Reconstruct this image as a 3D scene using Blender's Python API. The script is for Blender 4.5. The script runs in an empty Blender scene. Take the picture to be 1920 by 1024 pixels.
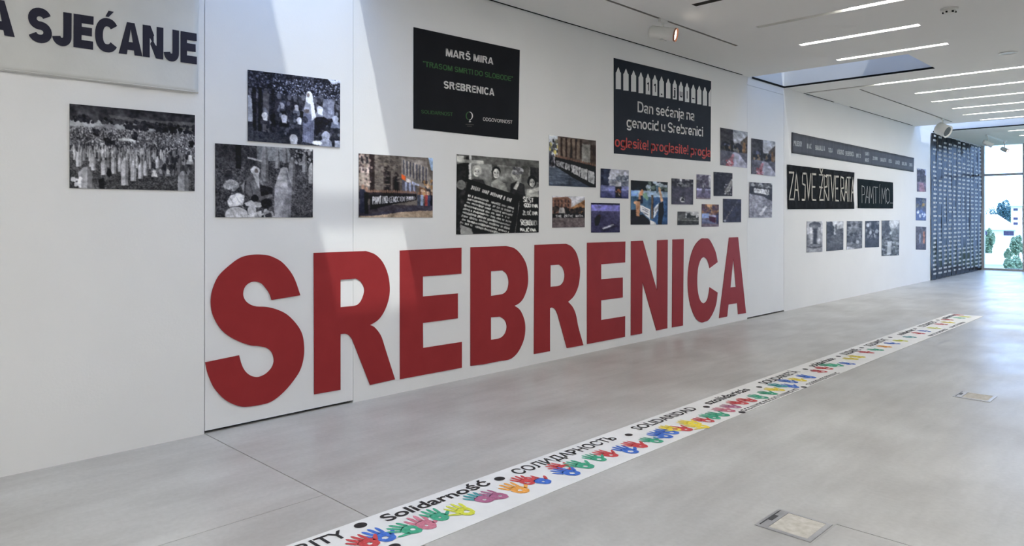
import bpy, bmesh, math, random
import numpy as np
from mathutils import Vector, Matrix
from mathutils.geometry import tessellate_polygon

# ------------------------------------------------------------------ camera
# room axes: x = distance from the exhibition wall, y = along the wall, z = up (metres)
FPX, CX, HORIZ = 1352.0, 960.0, 409.0
TH = math.radians(44.6375)
CAM_X, CAM_H, CEIL = 5.370, 1.60, 3.838
scene = bpy.context.scene
COL = scene.collection
cam_data = bpy.data.cameras.new('camera')
cam = bpy.data.objects.new('camera', cam_data)
COL.objects.link(cam)
cam.location = (CAM_X, 0.0, CAM_H)
cam.rotation_euler = (math.pi / 2, 0.0, TH)
cam_data.sensor_width = 36.0
cam_data.lens = FPX / 1920 * 36.0
cam_data.shift_y = -(512 - HORIZ) / 1920
cam_data.clip_start = 0.05
cam_data.clip_end = 600
scene.camera = cam

# ------------------------------------------------------------------ sky, sun, exposure
world = bpy.data.worlds.new('sky')
scene.world = world
world.use_nodes = True
wn = world.node_tree
bg = wn.nodes['Background']
bg.inputs['Color'].default_value = (0.38, 0.58, 1.0, 1)
bg.inputs['Strength'].default_value = 7.2
sun_d = bpy.data.lights.new('sun', 'SUN')
sun_d.energy = 2.2
sun_d.angle = math.radians(0.9)
sun_d.color = (0.97, 1.0, 0.95)
sun = bpy.data.objects.new('sun', sun_d)
COL.objects.link(sun)
SUN_DIR = Vector((-0.48, 0.236, -1.0)).normalized()
sun.rotation_euler = SUN_DIR.to_track_quat('-Z', 'Y').to_euler()
sun.location = (6, -4, 12)
scene.view_settings.view_transform = 'Standard'
scene.view_settings.look = 'None'
scene.view_settings.exposure = 0.0
scene.view_settings.gamma = 1.0
scene.view_settings.use_curve_mapping = False

ROOM_X, Y0, Y1 = 8.2, -4.5, 26.2
WELLS = [(0.0, 2.3, 2.197, 3.481), (0.0, 2.3, 10.80, 12.08), (0.0, 3.6, 19.45, 20.98)]
WELL_TOP = 5.59


def area_light(name, loc, target, sx, sy, power, color=(1, 1, 1), portal=False):
    l = bpy.data.lights.new(name, 'AREA')
    l.shape = 'RECTANGLE'
    l.size, l.size_y = sx, sy
    l.energy = power
    l.color = color
    l.cycles.is_portal = portal
    o = bpy.data.objects.new(name, l)
    COL.objects.link(o)
    o.location = loc
    o.rotation_euler = (Vector(target) - Vector(loc)).to_track_quat('-Z', 'Y').to_euler()
    return o


# portals guide the sky light through the roof wells and the glass end of the hall
for x0, x1, a, b in WELLS:
    p = area_light('well_portal', ((x0 + x1) / 2, (a + b) / 2, WELL_TOP + 0.02), ((x0 + x1) / 2, (a + b) / 2 + 1e-4, 0), x1 - x0, b - a, 1, portal=True)
    p.rotation_euler = (0, 0, 0)
area_light('end_portal', (ROOM_X / 2, Y1 + 0.12, CEIL / 2), (ROOM_X / 2, 0, CEIL / 2), ROOM_X, CEIL, 1, portal=True)

# ------------------------------------------------------------------ measuring helpers
FW = Vector((-math.sin(TH), math.cos(TH), 0))
RT = Vector((math.cos(TH), math.sin(TH), 0))
EYE = Vector((CAM_X, 0, CAM_H))


def ray(px, py):
    return FW + RT * ((px - CX) / FPX) + Vector((0, 0, (HORIZ - py) / FPX))


def wall(px, py, x=0.0):
    """photo measurement -> (y, z) on the exhibition wall"""
    r = ray(px, py)
    t = (x - CAM_X) / r.x
    return (t * r.y, CAM_H + t * r.z)


def flat(px, py, z=0.0):
    """photo measurement -> (x, y) on a level plane"""
    r = ray(px, py)
    t = (z - CAM_H) / r.z
    return (CAM_X + t * r.x, t * r.y)


def far(px, py, depth):
    return EYE + ray(px, py) * depth


# ------------------------------------------------------------------ materials
MATS = {}


def principled(name, color, rough=0.6, spec=0.4, metal=0.0):
    m = bpy.data.materials.new(name)
    m.use_nodes = True
    b = m.node_tree.nodes['Principled BSDF']
    b.inputs['Base Color'].default_value = (*color, 1)
    b.inputs['Roughness'].default_value = rough
    b.inputs['Specular IOR Level'].default_value = spec
    b.inputs['Metallic'].default_value = metal
    MATS[name] = m
    return m, b


def noisy(name, c1, c2, scale=8.0, rough=0.6, spec=0.4, metal=0.0, bump=0.0, bscale=None, detail=5.0, stretch=(1, 1, 1)):
    m, b = principled(name, c1, rough, spec, metal)
    nt = m.node_tree
    tc = nt.nodes.new('ShaderNodeTexCoord')
    mp = nt.nodes.new('ShaderNodeMapping')
    mp.inputs['Scale'].default_value = stretch
    no = nt.nodes.new('ShaderNodeTexNoise')
    no.inputs['Scale'].default_value = scale
    no.inputs['Detail'].default_value = detail
    rp = nt.nodes.new('ShaderNodeValToRGB')
    rp.color_ramp.elements[0].position = 0.3
    rp.color_ramp.elements[1].position = 0.7
    rp.color_ramp.elements[0].color = (*c1, 1)
    rp.color_ramp.elements[1].color = (*c2, 1)
    nt.links.new(tc.outputs['Object'], mp.inputs['Vector'])
    nt.links.new(mp.outputs['Vector'], no.inputs['Vector'])
    nt.links.new(no.outputs['Fac'], rp.inputs['Fac'])
    nt.links.new(rp.outputs['Color'], b.inputs['Base Color'])
    if bump:
        n2 = nt.nodes.new('ShaderNodeTexNoise')
        n2.inputs['Scale'].default_value = bscale or scale * 4
        n2.inputs['Detail'].default_value = 4
        bp = nt.nodes.new('ShaderNodeBump')
        bp.inputs['Strength'].default_value = bump
        bp.inputs['Distance'].default_value = 0.01
        nt.links.new(mp.outputs['Vector'], n2.inputs['Vector'])
        nt.links.new(n2.outputs['Fac'], bp.inputs['Height'])
        nt.links.new(bp.outputs['Normal'], b.inputs['Normal'])
    return m


def emitter(name, color, strength):
    m = bpy.data.materials.new(name)
    m.use_nodes = True
    nt = m.node_tree
    nt.nodes.clear()
    e = nt.nodes.new('ShaderNodeEmission')
    e.inputs['Color'].default_value = (*color, 1)
    e.inputs['Strength'].default_value = strength
    o = nt.nodes.new('ShaderNodeOutputMaterial')
    nt.links.new(e.outputs[0], o.inputs['Surface'])
    MATS[name] = m
    return m


noisy('wall_paint', (0.80, 0.80, 0.795), (0.83, 0.83, 0.825), 1.2, 0.75, 0.25, bump=0.08, bscale=60)
noisy('door_paint', (0.79, 0.795, 0.80), (0.82, 0.825, 0.83), 1.4, 0.6, 0.3, bump=0.05, bscale=80)
noisy('ceiling_paint', (0.80, 0.80, 0.79), (0.83, 0.83, 0.82), 0.7, 0.85, 0.2)
noisy('well_paint', (0.74, 0.75, 0.76), (0.80, 0.81, 0.82), 0.9, 0.8, 0.2)
principled('dark_gap', (0.012, 0.012, 0.012), 0.9, 0.1)
principled('slot_grey', (0.10, 0.098, 0.09), 0.8, 0.2)
noisy('red_card', (0.285, 0.026, 0.028), (0.310, 0.030, 0.032), 5, 0.55, 0.15, bump=0.05, bscale=90)
noisy('cloth_grey', (0.60, 0.60, 0.575), (0.68, 0.68, 0.655), 2.2, 0.8, 0.2, bump=0.1, bscale=30)
principled('ink_navy', (0.026, 0.026, 0.042), 0.7, 0.2)
noisy('vinyl_black', (0.010, 0.011, 0.013), (0.013, 0.014, 0.017), 3, 0.6, 0.08)
noisy('vinyl_navy', (0.018, 0.022, 0.031), (0.023, 0.028, 0.038), 3, 0.6, 0.08)
noisy('vinyl_slate', (0.062, 0.066, 0.080), (0.096, 0.100, 0.120), 6, 0.6, 0.1, stretch=(1, 3, 0.3))
noisy('cloth_black', (0.012, 0.014, 0.016), (0.022, 0.024, 0.027), 14, 0.9, 0.06)
noisy('cloth_deep', (0.009, 0.014, 0.017), (0.014, 0.021, 0.025), 14, 0.9, 0.06)
principled('ink_white', (0.62, 0.61, 0.60), 0.6, 0.25)
principled('ink_offwhite', (0.70, 0.70, 0.70), 0.6, 0.25)
principled('ink_green', (0.034, 0.115, 0.034), 0.6, 0.25)
principled('ink_red', (0.46, 0.055, 0.045), 0.6, 0.25)
principled('ink_pale', (0.47, 0.48, 0.50), 0.6, 0.25)
noisy('tape_cream', (0.48, 0.45, 0.38), (0.62, 0.59, 0.52), 30, 0.7, 0.2)
noisy('chalk_white', (0.36, 0.38, 0.38), (0.55, 0.56, 0.55), 40, 0.8, 0.2)
noisy('paper_white', (0.79, 0.79, 0.775), (0.84, 0.84, 0.83), 6, 0.6, 0.3)
noisy('paint_black', (0.010, 0.010, 0.010), (0.03, 0.03, 0.03), 20, 0.55, 0.3)
noisy('steel', (0.42, 0.42, 0.43), (0.52, 0.52, 0.53), 12, 0.38, 0.5, 0.85)
noisy('steel_dark', (0.05, 0.05, 0.055), (0.08, 0.08, 0.085), 12, 0.5, 0.4, 0.3)
noisy('inlay_stone', (0.50, 0.47, 0.40), (0.66, 0.63, 0.57), 26, 0.7, 0.25, bump=0.2, bscale=60)
noisy('lamp_white', (0.74, 0.74, 0.71), (0.79, 0.79, 0.76), 5, 0.45, 0.4)
principled('copper_rim', (0.36, 0.16, 0.10), 0.4, 0.5, 0.3)
noisy('track_grey', (0.34, 0.33, 0.30), (0.40, 0.39, 0.36), 6, 0.6, 0.3)
noisy('frame_grey', (0.50, 0.50, 0.52), (0.58, 0.58, 0.60), 4, 0.4, 0.5, 0.1)
principled('strip_print', (0.48, 0.47, 0.45), 0.5, 0.2)
emitter('led_light', (1.0, 0.965, 0.905), 30.0)
emitter('spot_light', (1.0, 0.88, 0.74), 9.0)
noisy('backing_dark', (0.03, 0.03, 0.03), (0.05, 0.05, 0.05), 6, 0.9, 0.1)
noisy('grass_out', (0.20, 0.26, 0.10), (0.30, 0.34, 0.18), 0.2, 0.9, 0.1)
noisy('leaf_hazed', (0.035, 0.085, 0.105), (0.08, 0.15, 0.16), 1.5, 0.8, 0.2)  # blue of the distant haze is mixed into this leaf colour
noisy('leaf_near', (0.09, 0.14, 0.08), (0.21, 0.28, 0.18), 2.5, 0.8, 0.2)
noisy('bark', (0.10, 0.08, 0.06), (0.16, 0.13, 0.10), 4, 0.9, 0.1)
noisy('render_white', (0.70, 0.69, 0.66), (0.78, 0.77, 0.74), 0.5, 0.9, 0.1)
noisy('roof_pale', (0.50, 0.46, 0.42), (0.60, 0.56, 0.52), 2.0, 0.9, 0.1)
principled('window_dark', (0.05, 0.035, 0.09), 0.3, 0.4)


def glass_material():
    m = bpy.data.materials.new('window_glass')
    m.use_nodes = True
    nt = m.node_tree
    nt.nodes.clear()
    tr = nt.nodes.new('ShaderNodeBsdfTransparent')
    tr.inputs['Color'].default_value = (0.93, 0.96, 0.97, 1)
    gl = nt.nodes.new('ShaderNodeBsdfGlossy')
    gl.inputs['Roughness'].default_value = 0.02
    fr = nt.nodes.new('ShaderNodeFresnel')
    fr.inputs['IOR'].default_value = 1.35
    mx = nt.nodes.new('ShaderNodeMixShader')
    o = nt.nodes.new('ShaderNodeOutputMaterial')
    nt.links.new(fr.outputs[0], mx.inputs[0])
    nt.links.new(tr.outputs[0], mx.inputs[1])
    nt.links.new(gl.outputs[0], mx.inputs[2])
    nt.links.new(mx.outputs[0], o.inputs['Surface'])
    MATS['window_glass'] = m


glass_material()


def strip_material():
    m = bpy.data.materials.new('strip_black')
    m.use_nodes = True
    nt = m.node_tree
    nt.nodes.clear()
    tc = nt.nodes.new('ShaderNodeTexCoord')
    no = nt.nodes.new('ShaderNodeTexNoise')
    no.inputs['Scale'].default_value = 5
    rp = nt.nodes.new('ShaderNodeValToRGB')
    rp.color_ramp.elements[0].color = (0.010, 0.010, 0.013, 1)
    rp.color_ramp.elements[1].color = (0.022, 0.022, 0.027, 1)
    df = nt.nodes.new('ShaderNodeBsdfDiffuse')
    gl = nt.nodes.new('ShaderNodeBsdfGlossy')
    gl.inputs['Roughness'].default_value = 0.16
    mx = nt.nodes.new('ShaderNodeMixShader')
    mx.inputs[0].default_value = 0.07
    o = nt.nodes.new('ShaderNodeOutputMaterial')
    nt.links.new(tc.outputs['Object'], no.inputs['Vector'])
    nt.links.new(no.outputs['Fac'], rp.inputs['Fac'])
    nt.links.new(rp.outputs['Color'], df.inputs['Color'])
    nt.links.new(df.outputs[0], mx.inputs[1])
    nt.links.new(gl.outputs[0], mx.inputs[2])
    nt.links.new(mx.outputs[0], o.inputs['Surface'])
    MATS['strip_black'] = m


strip_material()


def floor_material():
    m, b = principled('polished_concrete', (0.4, 0.4, 0.39), 0.3, 0.5)
    nt = m.node_tree
    L = nt.links.new
    tc = nt.nodes.new('ShaderNodeTexCoord')

    def noise(scale, detail, stretch=(1, 1, 1), rot=0.0, dist=0.0):
        mp = nt.nodes.new('ShaderNodeMapping')
        mp.inputs['Scale'].default_value = stretch
        mp.inputs['Rotation'].default_value = (0, 0, rot)
        n = nt.nodes.new('ShaderNodeTexNoise')
        n.inputs['Scale'].default_value = scale
        n.inputs['Detail'].default_value = detail
        n.inputs['Distortion'].default_value = dist
        L(tc.outputs['Object'], mp.inputs['Vector'])
        L(mp.outputs['Vector'], n.inputs['Vector'])
        return n.outputs['Fac']

    def ramp(f, p0, c0, p1, c1):
        r = nt.nodes.new('ShaderNodeValToRGB')
        r.color_ramp.elements[0].position = p0
        r.color_ramp.elements[1].position = p1
        r.color_ramp.elements[0].color = (*c0, 1)
        r.color_ramp.elements[1].color = (*c1, 1)
        L(f, r.inputs['Fac'])
        return r.outputs['Color']

    def mul(a, c, fac=1.0):
        x = nt.nodes.new('ShaderNodeMix')
        x.data_type = 'RGBA'
        x.blend_type = 'MULTIPLY'
        x.inputs['Factor'].default_value = fac
        L(a, x.inputs[6])
        L(c, x.inputs[7])
        return x.outputs[2]

    big = ramp(noise(0.55, 6, dist=0.2), 0.20, (0.56, 0.555, 0.535), 0.80, (0.72, 0.72, 0.70))
    cloud = ramp(noise(1.9, 9, (1, 0.6, 1), 0.5, 0.4), 0.28, (0.76, 0.752, 0.745), 0.72, (1.0, 1.0, 1.0))
    scuff = ramp(noise(9, 5, (1.0, 0.15, 1), 0.9, 0.3), 0.30, (0.88, 0.88, 0.88), 0.70, (1.0, 1.0, 1.0))
    stain = ramp(noise(1.1, 5, (1.3, 0.8, 1), 2.1, 0.2), 0.15, (0.82, 0.80, 0.79), 0.60, (1, 1, 1))
    grain = ramp(noise(34, 2), 0.25, (0.90, 0.90, 0.895), 0.75, (1.0, 1.0, 1.0))
    c = mul(mul(mul(mul(big, cloud), scuff), stain), grain)
    L(c, b.inputs['Base Color'])
    r1 = noise(1.3, 6, (1, 0.7, 1), 0.3, 0.4)
    mr = nt.nodes.new('ShaderNodeMapRange')
    mr.inputs['From Min'].default_value = 0.3
    mr.inputs['From Max'].default_value = 0.7
    mr.inputs['To Min'].default_value = 0.285
    mr.inputs['To Max'].default_value = 0.44
    L(r1, mr.inputs['Value'])
    L(mr.outputs['Result'], b.inputs['Roughness'])
    bp = nt.nodes.new('ShaderNodeBump')
    bp.inputs['Strength'].default_value = 0.06
    bp.inputs['Distance'].default_value = 0.04
    L(noise(1.5, 4, (1, 1, 1), 0.0, 0.5), bp.inputs['Height'])
    L(bp.outputs['Normal'], b.inputs['Normal'])


floor_material()


def print_material():
    m, b = principled('photo_ink', (0.5, 0.5, 0.5), 0.55, 0.08)
    nt = m.node_tree
    a = nt.nodes.new('ShaderNodeVertexColor')
    a.layer_name = 'ink'
    nt.links.new(a.outputs['Color'], b.inputs['Base Color'])


print_material()


# ------------------------------------------------------------------ object helpers
def mesh_obj(name, verts, faces, mat, parent=None, smooth=False):
    me = bpy.data.meshes.new(name)
    me.from_pydata([tuple(v) for v in verts], [], faces)
    me.materials.append(MATS[mat])
    if smooth:
        me.polygons.foreach_set('use_smooth', [True] * len(me.polygons))
    me.update()
    o = bpy.data.objects.new(name, me)
    COL.objects.link(o)
    if parent:
        o.parent = parent
        o.matrix_parent_inverse = Matrix.Translation(-parent.location) if parent.type == 'EMPTY' else Matrix()
    return o


def empty(name, loc):
    o = bpy.data.objects.new(name, None)
    o.empty_display_size = 0.1
    COL.objects.link(o)
    o.location = loc
    return o


def tag(o, label=None, cat=None, group=None, kind=None):
    if label: o['label'] = label
    if cat: o['category'] = cat
    if group: o['group'] = group
    if kind: o['kind'] = kind
    return o


def struct(o):
    o['kind'] = 'structure'
    return o


class MB:
    """collects simple solids into one mesh"""
    def __init__(s):
        s.v, s.f = [], []

    def box(s, x0, x1, y0, y1, z0, z1):
        n = len(s.v)
        s.v += [(x, y, z) for z in (z0, z1) for y in (y0, y1) for x in (x0, x1)]
        for q in ((0, 2, 3, 1), (4, 5, 7, 6), (0, 1, 5, 4), (2, 6, 7, 3), (0, 4, 6, 2), (1, 3, 7, 5)):
            s.f.append(tuple(n + i for i in q))
        return s

    def quad(s, a, b, c, d):
        n = len(s.v)
        s.v += [a, b, c, d]
        s.f.append((n, n + 1, n + 2, n + 3))
        return s

    def tube(s, p, q, r0, r1=None, n=20, caps=True):
        r1 = r0 if r1 is None else r1
        p, q = Vector(p), Vector(q)
        ax = (q - p).normalized()
        u = ax.orthogonal().normalized()
        w = ax.cross(u)
        k = len(s.v)
        for c, r in ((p, r0), (q, r1)):
            for i in range(n):
                a = 2 * math.pi * i / n
                s.v.append(tuple(c + (u * math.cos(a) + w * math.sin(a)) * r))
        for i in range(n):
            j = (i + 1) % n
            s.f.append((k + i, k + j, k + n + j, k + n + i))
        if caps:
            s.f.append(tuple(k + i for i in reversed(range(n))))
            s.f.append(tuple(k + n + i for i in range(n)))
        return s

    def build(s, name, mat, parent=None, smooth=False):
        return mesh_obj(name, s.v, s.f, mat, parent, smooth)


def bilerp(q, u, v):
    """q = TL, TR, BR, BL in (y, z); u to the right, v downwards"""
    return tuple(q[0][k] * (1 - u) * (1 - v) + q[1][k] * u * (1 - v) + q[2][k] * u * v + q[3][k] * (1 - u) * v for k in (0, 1))


def wquad(pts):
    return [wall(*p) for p in pts]


# ------------------------------------------------------------------ lettering
_TXT = {}


def text_data(s, bold=0.0):
    """flat outline of a line of text: vertices (x, y) with cap height 1, faces, x-extent"""
    key = (s, bold)
    if key in _TXT:
        return _TXT[key]
    cu = bpy.data.curves.new('lettering_tmp', 'FONT')
    cu.body = s
    cu.size = 1.0
    cu.offset = bold
    cu.fill_mode = 'FRONT'
    cu.resolution_u = 4
    ob = bpy.data.objects.new('lettering_tmp', cu)
    COL.objects.link(ob)
    dg = bpy.context.evaluated_depsgraph_get()
    me = bpy.data.meshes.new_from_object(ob.evaluated_get(dg))
    vs = [(v.co.x, v.co.y) for v in me.vertices]
    fs = [tuple(p.vertices) for p in me.polygons]
    bpy.data.objects.remove(ob)
    bpy.data.curves.remove(cu)
    bpy.data.meshes.remove(me)
    _TXT[key] = (vs, fs)
    return _TXT[key]


def cap_metrics(bold):
    v, _ = text_data('E', bold)
    ys = [p[1] for p in v]
    return min(ys), max(ys)


def text_floor(name, s, ya, yb, x_base, x_cap, mat, parent, z, bold=0.0, split=True):
    vs, fs = text_data(s, bold)
    lo, hi = cap_metrics(bold)
    xs = [p[0] for p in vs]
    a, b = min(xs), max(xs)
    out = [(x_base + (x_cap - x_base) * (py - lo) / (hi - lo), ya + (yb - ya) * (px - a) / (b - a), z) for px, py in vs]
    if not split:
        o = mesh_obj(name, out, fs, mat, parent)
        o['kind'] = 'stuff'
        return
    # one mesh per letter: connected outlines whose extents along the line overlap belong together
    root = list(range(len(vs)))

    def find(i):
        while root[i] != i:
            root[i] = root[root[i]]
            i = root[i]
        return i
    for f_ in fs:
        for i in f_[1:]:
            root[find(i)] = find(f_[0])
    comp = {}
    for f_ in fs:
        comp.setdefault(find(f_[0]), []).append(f_)
    parts = sorted((min(vs[i][0] for f_ in c for i in f_), max(vs[i][0] for f_ in c for i in f_), c) for c in comp.values())
    groups = []
    for p0, p1, c in parts:
        if groups and p0 < groups[-1][1] - .02:
            groups[-1][1] = max(groups[-1][1], p1)
            groups[-1][2] += c
        else:
            groups.append([p0, p1, list(c)])
    for _, _, c in groups:
        used = sorted({i for f_ in c for i in f_})
        ix = {i: k for k, i in enumerate(used)}
        mesh_obj('painted_letter', [out[i] for i in used], [tuple(ix[i] for i in f_) for f_ in c], mat, parent)


# ------------------------------------------------------------------ heavy grotesque lettering drawn from strokes
def _arc(cx, cy, rx, ry, a0, a1, n=14, e=2.3):
    out = []
    for i in range(n + 1):
        a = math.radians(a0 + (a1 - a0) * i / n)
        c, s = math.cos(a), math.sin(a)
        out.append((cx + rx * math.copysign(abs(c) ** (2 / e), c), cy + ry * math.copysign(abs(s) ** (2 / e), s)))
    return out


def grotesque(ch, t):
    """(advance width, strokes, polygons); cap height 1, stroke weight t"""
    h = t / 2
    X = 0.73                                  # x height
    mark = None
    base = {'Ć': ('C', 'acute'), 'Č': ('C', 'caron'), 'Š': ('S', 'caron'), 'Ž': ('Z', 'caron'), 'ć': ('c', 'acute')}.get(ch)
    if base:
        ch, mark = base
    S, Pg = [], []
    if ch in 'EFL':
        W = .62
        S = [[(h, 0), (h, 1)]]
        if ch != 'L': S += [[(0, 1 - h), (W, 1 - h)], [(0, .52), (W * .93, .52)]]
        if ch != 'F': S += [[(0, h), (W, h)]]
    elif ch == 'I' or ch == 'l':
        W = t
        S = [[(h, 0), (h, 1)]]
    elif ch == 'A':
        W = .80
        Pg = [[(0, 0), (.40 - h * 1.05, 1), (.40 + h * 1.05, 1), (W, 0), (W - t * 1.08, 0), (.40, .86 - t * .3), (t * 1.08, 0)]]
        S = [[(.17, .27), (.63, .27)]]
    elif ch == 'V':
        W = .76
        Pg = [[(0, 1), (.38 - h, 0), (.38 + h, 0), (W, 1), (W - t * 1.05, 1), (.38, .16 + t * .3), (t * 1.05, 1)]]
    elif ch == 'M':
        W = .88
        S = [[(h, 0), (h, 1)], [(W - h, 0), (W - h, 1)]]
        Pg = [[(0, 1), (t * 1.3, 1), (.44, .36), (W - t * 1.3, 1), (W, 1), (.44 + h * .9, 0), (.44 - h * .9, 0)]]
    elif ch == 'N':
        W = .74
        S = [[(h, 0), (h, 1)], [(W - h, 0), (W - h, 1)]]
        Pg = [[(0, 1), (t * 1.1, 1), (W, 0), (W - t * 1.1, 0)]]
    elif ch == 'T':
        W = .68
        S = [[(.34, 0), (.34, 1)], [(0, 1 - h), (W, 1 - h)]]
    elif ch == 'Z':
        W = .66
        S = [[(.02, 1 - h), (W, 1 - h)], [(0, h), (W, h)]]
        Pg = [[(W - t * 1.25, 1 - t), (W, 1 - t), (t * 1.25, t), (0, t)]]
    elif ch == 'O':
        W = .80
        S = [_arc(.40, .5, .40 - h, .52 - h, 90, 450, 32)]
    elif ch == 'C':
        W = .76
        S = [_arc(.39, .5, .39 - h, .52 - h, 38, 322, 26)]
    elif ch == 'G':
        W = .79
        S = [_arc(.39, .5, .39 - h, .52 - h, 38, 325, 26), [(W - h, 0.05), (W - h, .52)], [(.44, .45), (W, .45)]]
    elif ch == 'S':
        W = .70
        r_ = (.52 - h) / 2
        S = [_arc(.35, .5 + r_, .34 - h, r_, 18, 262, 16, 2.1) + _arc(.35, .5 - r_, .35 - h, r_, 82, -162, 16, 2.1)]
    elif ch == 'J':
        W = .58
        S = [[(W - h, 1)] + _arc(.29, .28, .29 - h, .30 - h, 0, -175, 14, 2.2)]
    elif ch == 'D':
        W = .76
        S = [[(h, 0), (h, 1)], [(h, 1 - h)] + _arc(.36, .5, .40 - h, .5 - h, 90, -90, 20) + [(h, h)]]
    elif ch in 'BRP':
        W = .72 if ch != 'R' else .75
        S = [[(h, 0), (h, 1)], [(h, 1 - h)] + _arc(.42, .735, .27 - h, .265 - h, 90, -90, 14) + [(h, .47 + h)]]
        if ch == 'B':
            S += [[(h, .47 + h)] + _arc(.43, .27, .29 - h, .27 - h, 90, -90, 14) + [(h, h)]]
        if ch == 'R':
            Pg = [[(.34, .50), (.34 + t * 1.1, .52), (W, 0), (W - t * 1.12, 0)]]
    elif ch == 'U':
        W = .74
        S = [[(h, 1)] + _arc(.37, .33, .37 - h, .35 - h, 180, 360, 16) + [(W - h, 1)]]
    elif ch == '1':
        W = .40
        S = [[(W - h, 0), (W - h, 1)]]
        Pg = [[(0, .70), (0, .82), (W - t, 1), (W - h, 1), (W - h, .74)]]
    elif ch in 'nu':
        W = .58
        if ch == 'n':
            S = [[(h, 0), (h, X)], [(h, .40)] + _arc(.29, .46, .29 - h, X - .45 - h, 180, 0, 14) + [(W - h, 0)]]
        else:
            S = [[(W - h, 0), (W - h, X)], [(h, X)] + _arc(.29, .27, .29 - h, .28 - h, 180, 360, 14)]
    elif ch == 'r':
        W = .38
        S = [[(h, 0), (h, X)], [(h, .40)] + _arc(.36, .44, .36 - h, X - .44 - h, 180, 92, 8)]
    elif ch in 'bpdg':
        W = .62
        ring = _arc(.31, X / 2, .31 - h, X / 2 + .01 - h, 90, 450, 24)
        if ch == 'b': S = [ring, [(h, 0), (h, 1)]]
        if ch == 'p': S = [ring, [(h, -.28), (h, X)]]
        if ch == 'd': S = [ring, [(W - h, 0), (W - h, 1)]]
        if ch == 'g': S = [ring, [(W - h, X)] + _arc(.31, -.06, .31 - h, .22 - h, 0, -165, 12)]
    elif ch == 'o':
        W = .62
        S = [_arc(.31, X / 2, .31 - h, X / 2 + .01 - h, 90, 450, 24)]
    elif ch == 'c':
        W = .58
        S = [_arc(.31, X / 2, .31 - h, X / 2 + .01 - h, 40, 320, 20)]
    elif ch == 'e':
        W = .60
        S = [_arc(.30, X / 2, .30 - h, X / 2 + .01 - h, 2, 318, 22), [(h, X / 2 - .01), (W - h * .4, X / 2 - .01)]]
    elif ch == 'a':
        W = .58
        S = [_arc(.27, .50, .25 - h * .6, X - .49 - h, 165, 0, 12) + [(W - t, .06), (W - t * .35, 0)], _arc(.27, .20, .27 - h, .21 - h, 80, 370, 20) + [(W - t, .30), (.30, .41 - h)]]
    elif ch == 's':
        W = .55
        r_ = (X / 2 + .01 - h) / 2
        S = [_arc(.275, X / 2 + r_, .265 - h, r_, 22, 262, 12, 2.1) + _arc(.275, X / 2 - r_, .275 - h, r_, 82, -160, 12, 2.1)]
    elif ch == 't':
        W = .34
        S = [[(.15, .93), (.15, .14), (.20, h), (W, h)], [(0, X - h), (W, X - h)]]
    elif ch in 'ij':
        W = t
        S = [[(h, 1), (h, 1 - t * .95)]]
        S += [[(h, 0), (h, X)]] if ch == 'i' else [[(h, X), (h, -.12), (h - .03, -.28 + h), (-.10, -.28 + h)]]
    elif ch == '!':
        W = t
        Pg = [[(0, 1), (t, 1), (t * .8, .28), (t * .2, .28)]]
        S = [[(h, 0), (h, t)]]
    elif ch == '.':
        W = t
        S = [[(h, 0), (h, t)]]
    elif ch == '“':
        W = .30
        S = [[(.06, .76), (.10, 1)], [(.22, .76), (.26, 1)]]
    elif ch == '”':
        W = .30
        S = [[(.06, .76), (.10, 1)], [(.22, .76), (.26, 1)]]
    else:
        W = .30
    if mark == 'acute':
        top = 1.06 if ch.isupper() else X + .06
        Pg.append([(W / 2 - .06, top), (W / 2 + .05, top), (W / 2 + .22, top + .19), (W / 2 + .04, top + .19)])
    if mark == 'caron':
        top = 1.06 if ch.isupper() else X + .06
        m_ = W / 2
        Pg.append([(m_ - .08, top), (m_ + .08, top), (m_ + .20, top + .17), (m_ + .07, top + .17), (m_, top + .09), (m_ - .07, top + .17), (m_ - .20, top + .17)])
    return W, S, Pg


def ribbon(path, w):
    """flat stroke outline with mitred corners -> (vertices, quads)"""
    P = [Vector(p) for p in path]
    Q = [P[0]]
    for p in P[1:]:
        if (p - Q[-1]).length > 1e-4:
            Q.append(p)
    P = Q
    closed = (P[0] - P[-1]).length < 1e-3
    if closed:
        P = P[:-1]
    n = len(P)
    L, R = [], []
    for i in range(n):
        a = P[i - 1] if (i > 0 or closed) else None
        b = P[(i + 1) % n] if (i < n - 1 or closed) else None
        d0 = (P[i] - a).normalized() if a is not None else None
        d1 = (b - P[i]).normalized() if b is not None else None
        d0 = d0 or d1
        d1 = d1 or d0
        n0, n1 = Vector((-d0.y, d0.x)), Vector((-d1.y, d1.x))
        m = n0 + n1
        m = m.normalized() if m.length > 1e-6 else n0
        k = w / max(.5, m.dot(n0))
        L.append(P[i] + m * k)
        R.append(P[i] - m * k)
    v = L + R
    f = [(i, (i + 1) % n, n + (i + 1) % n, n + i) for i in range(n if closed else n - 1)]
    return [tuple(p) for p in v], f


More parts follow.
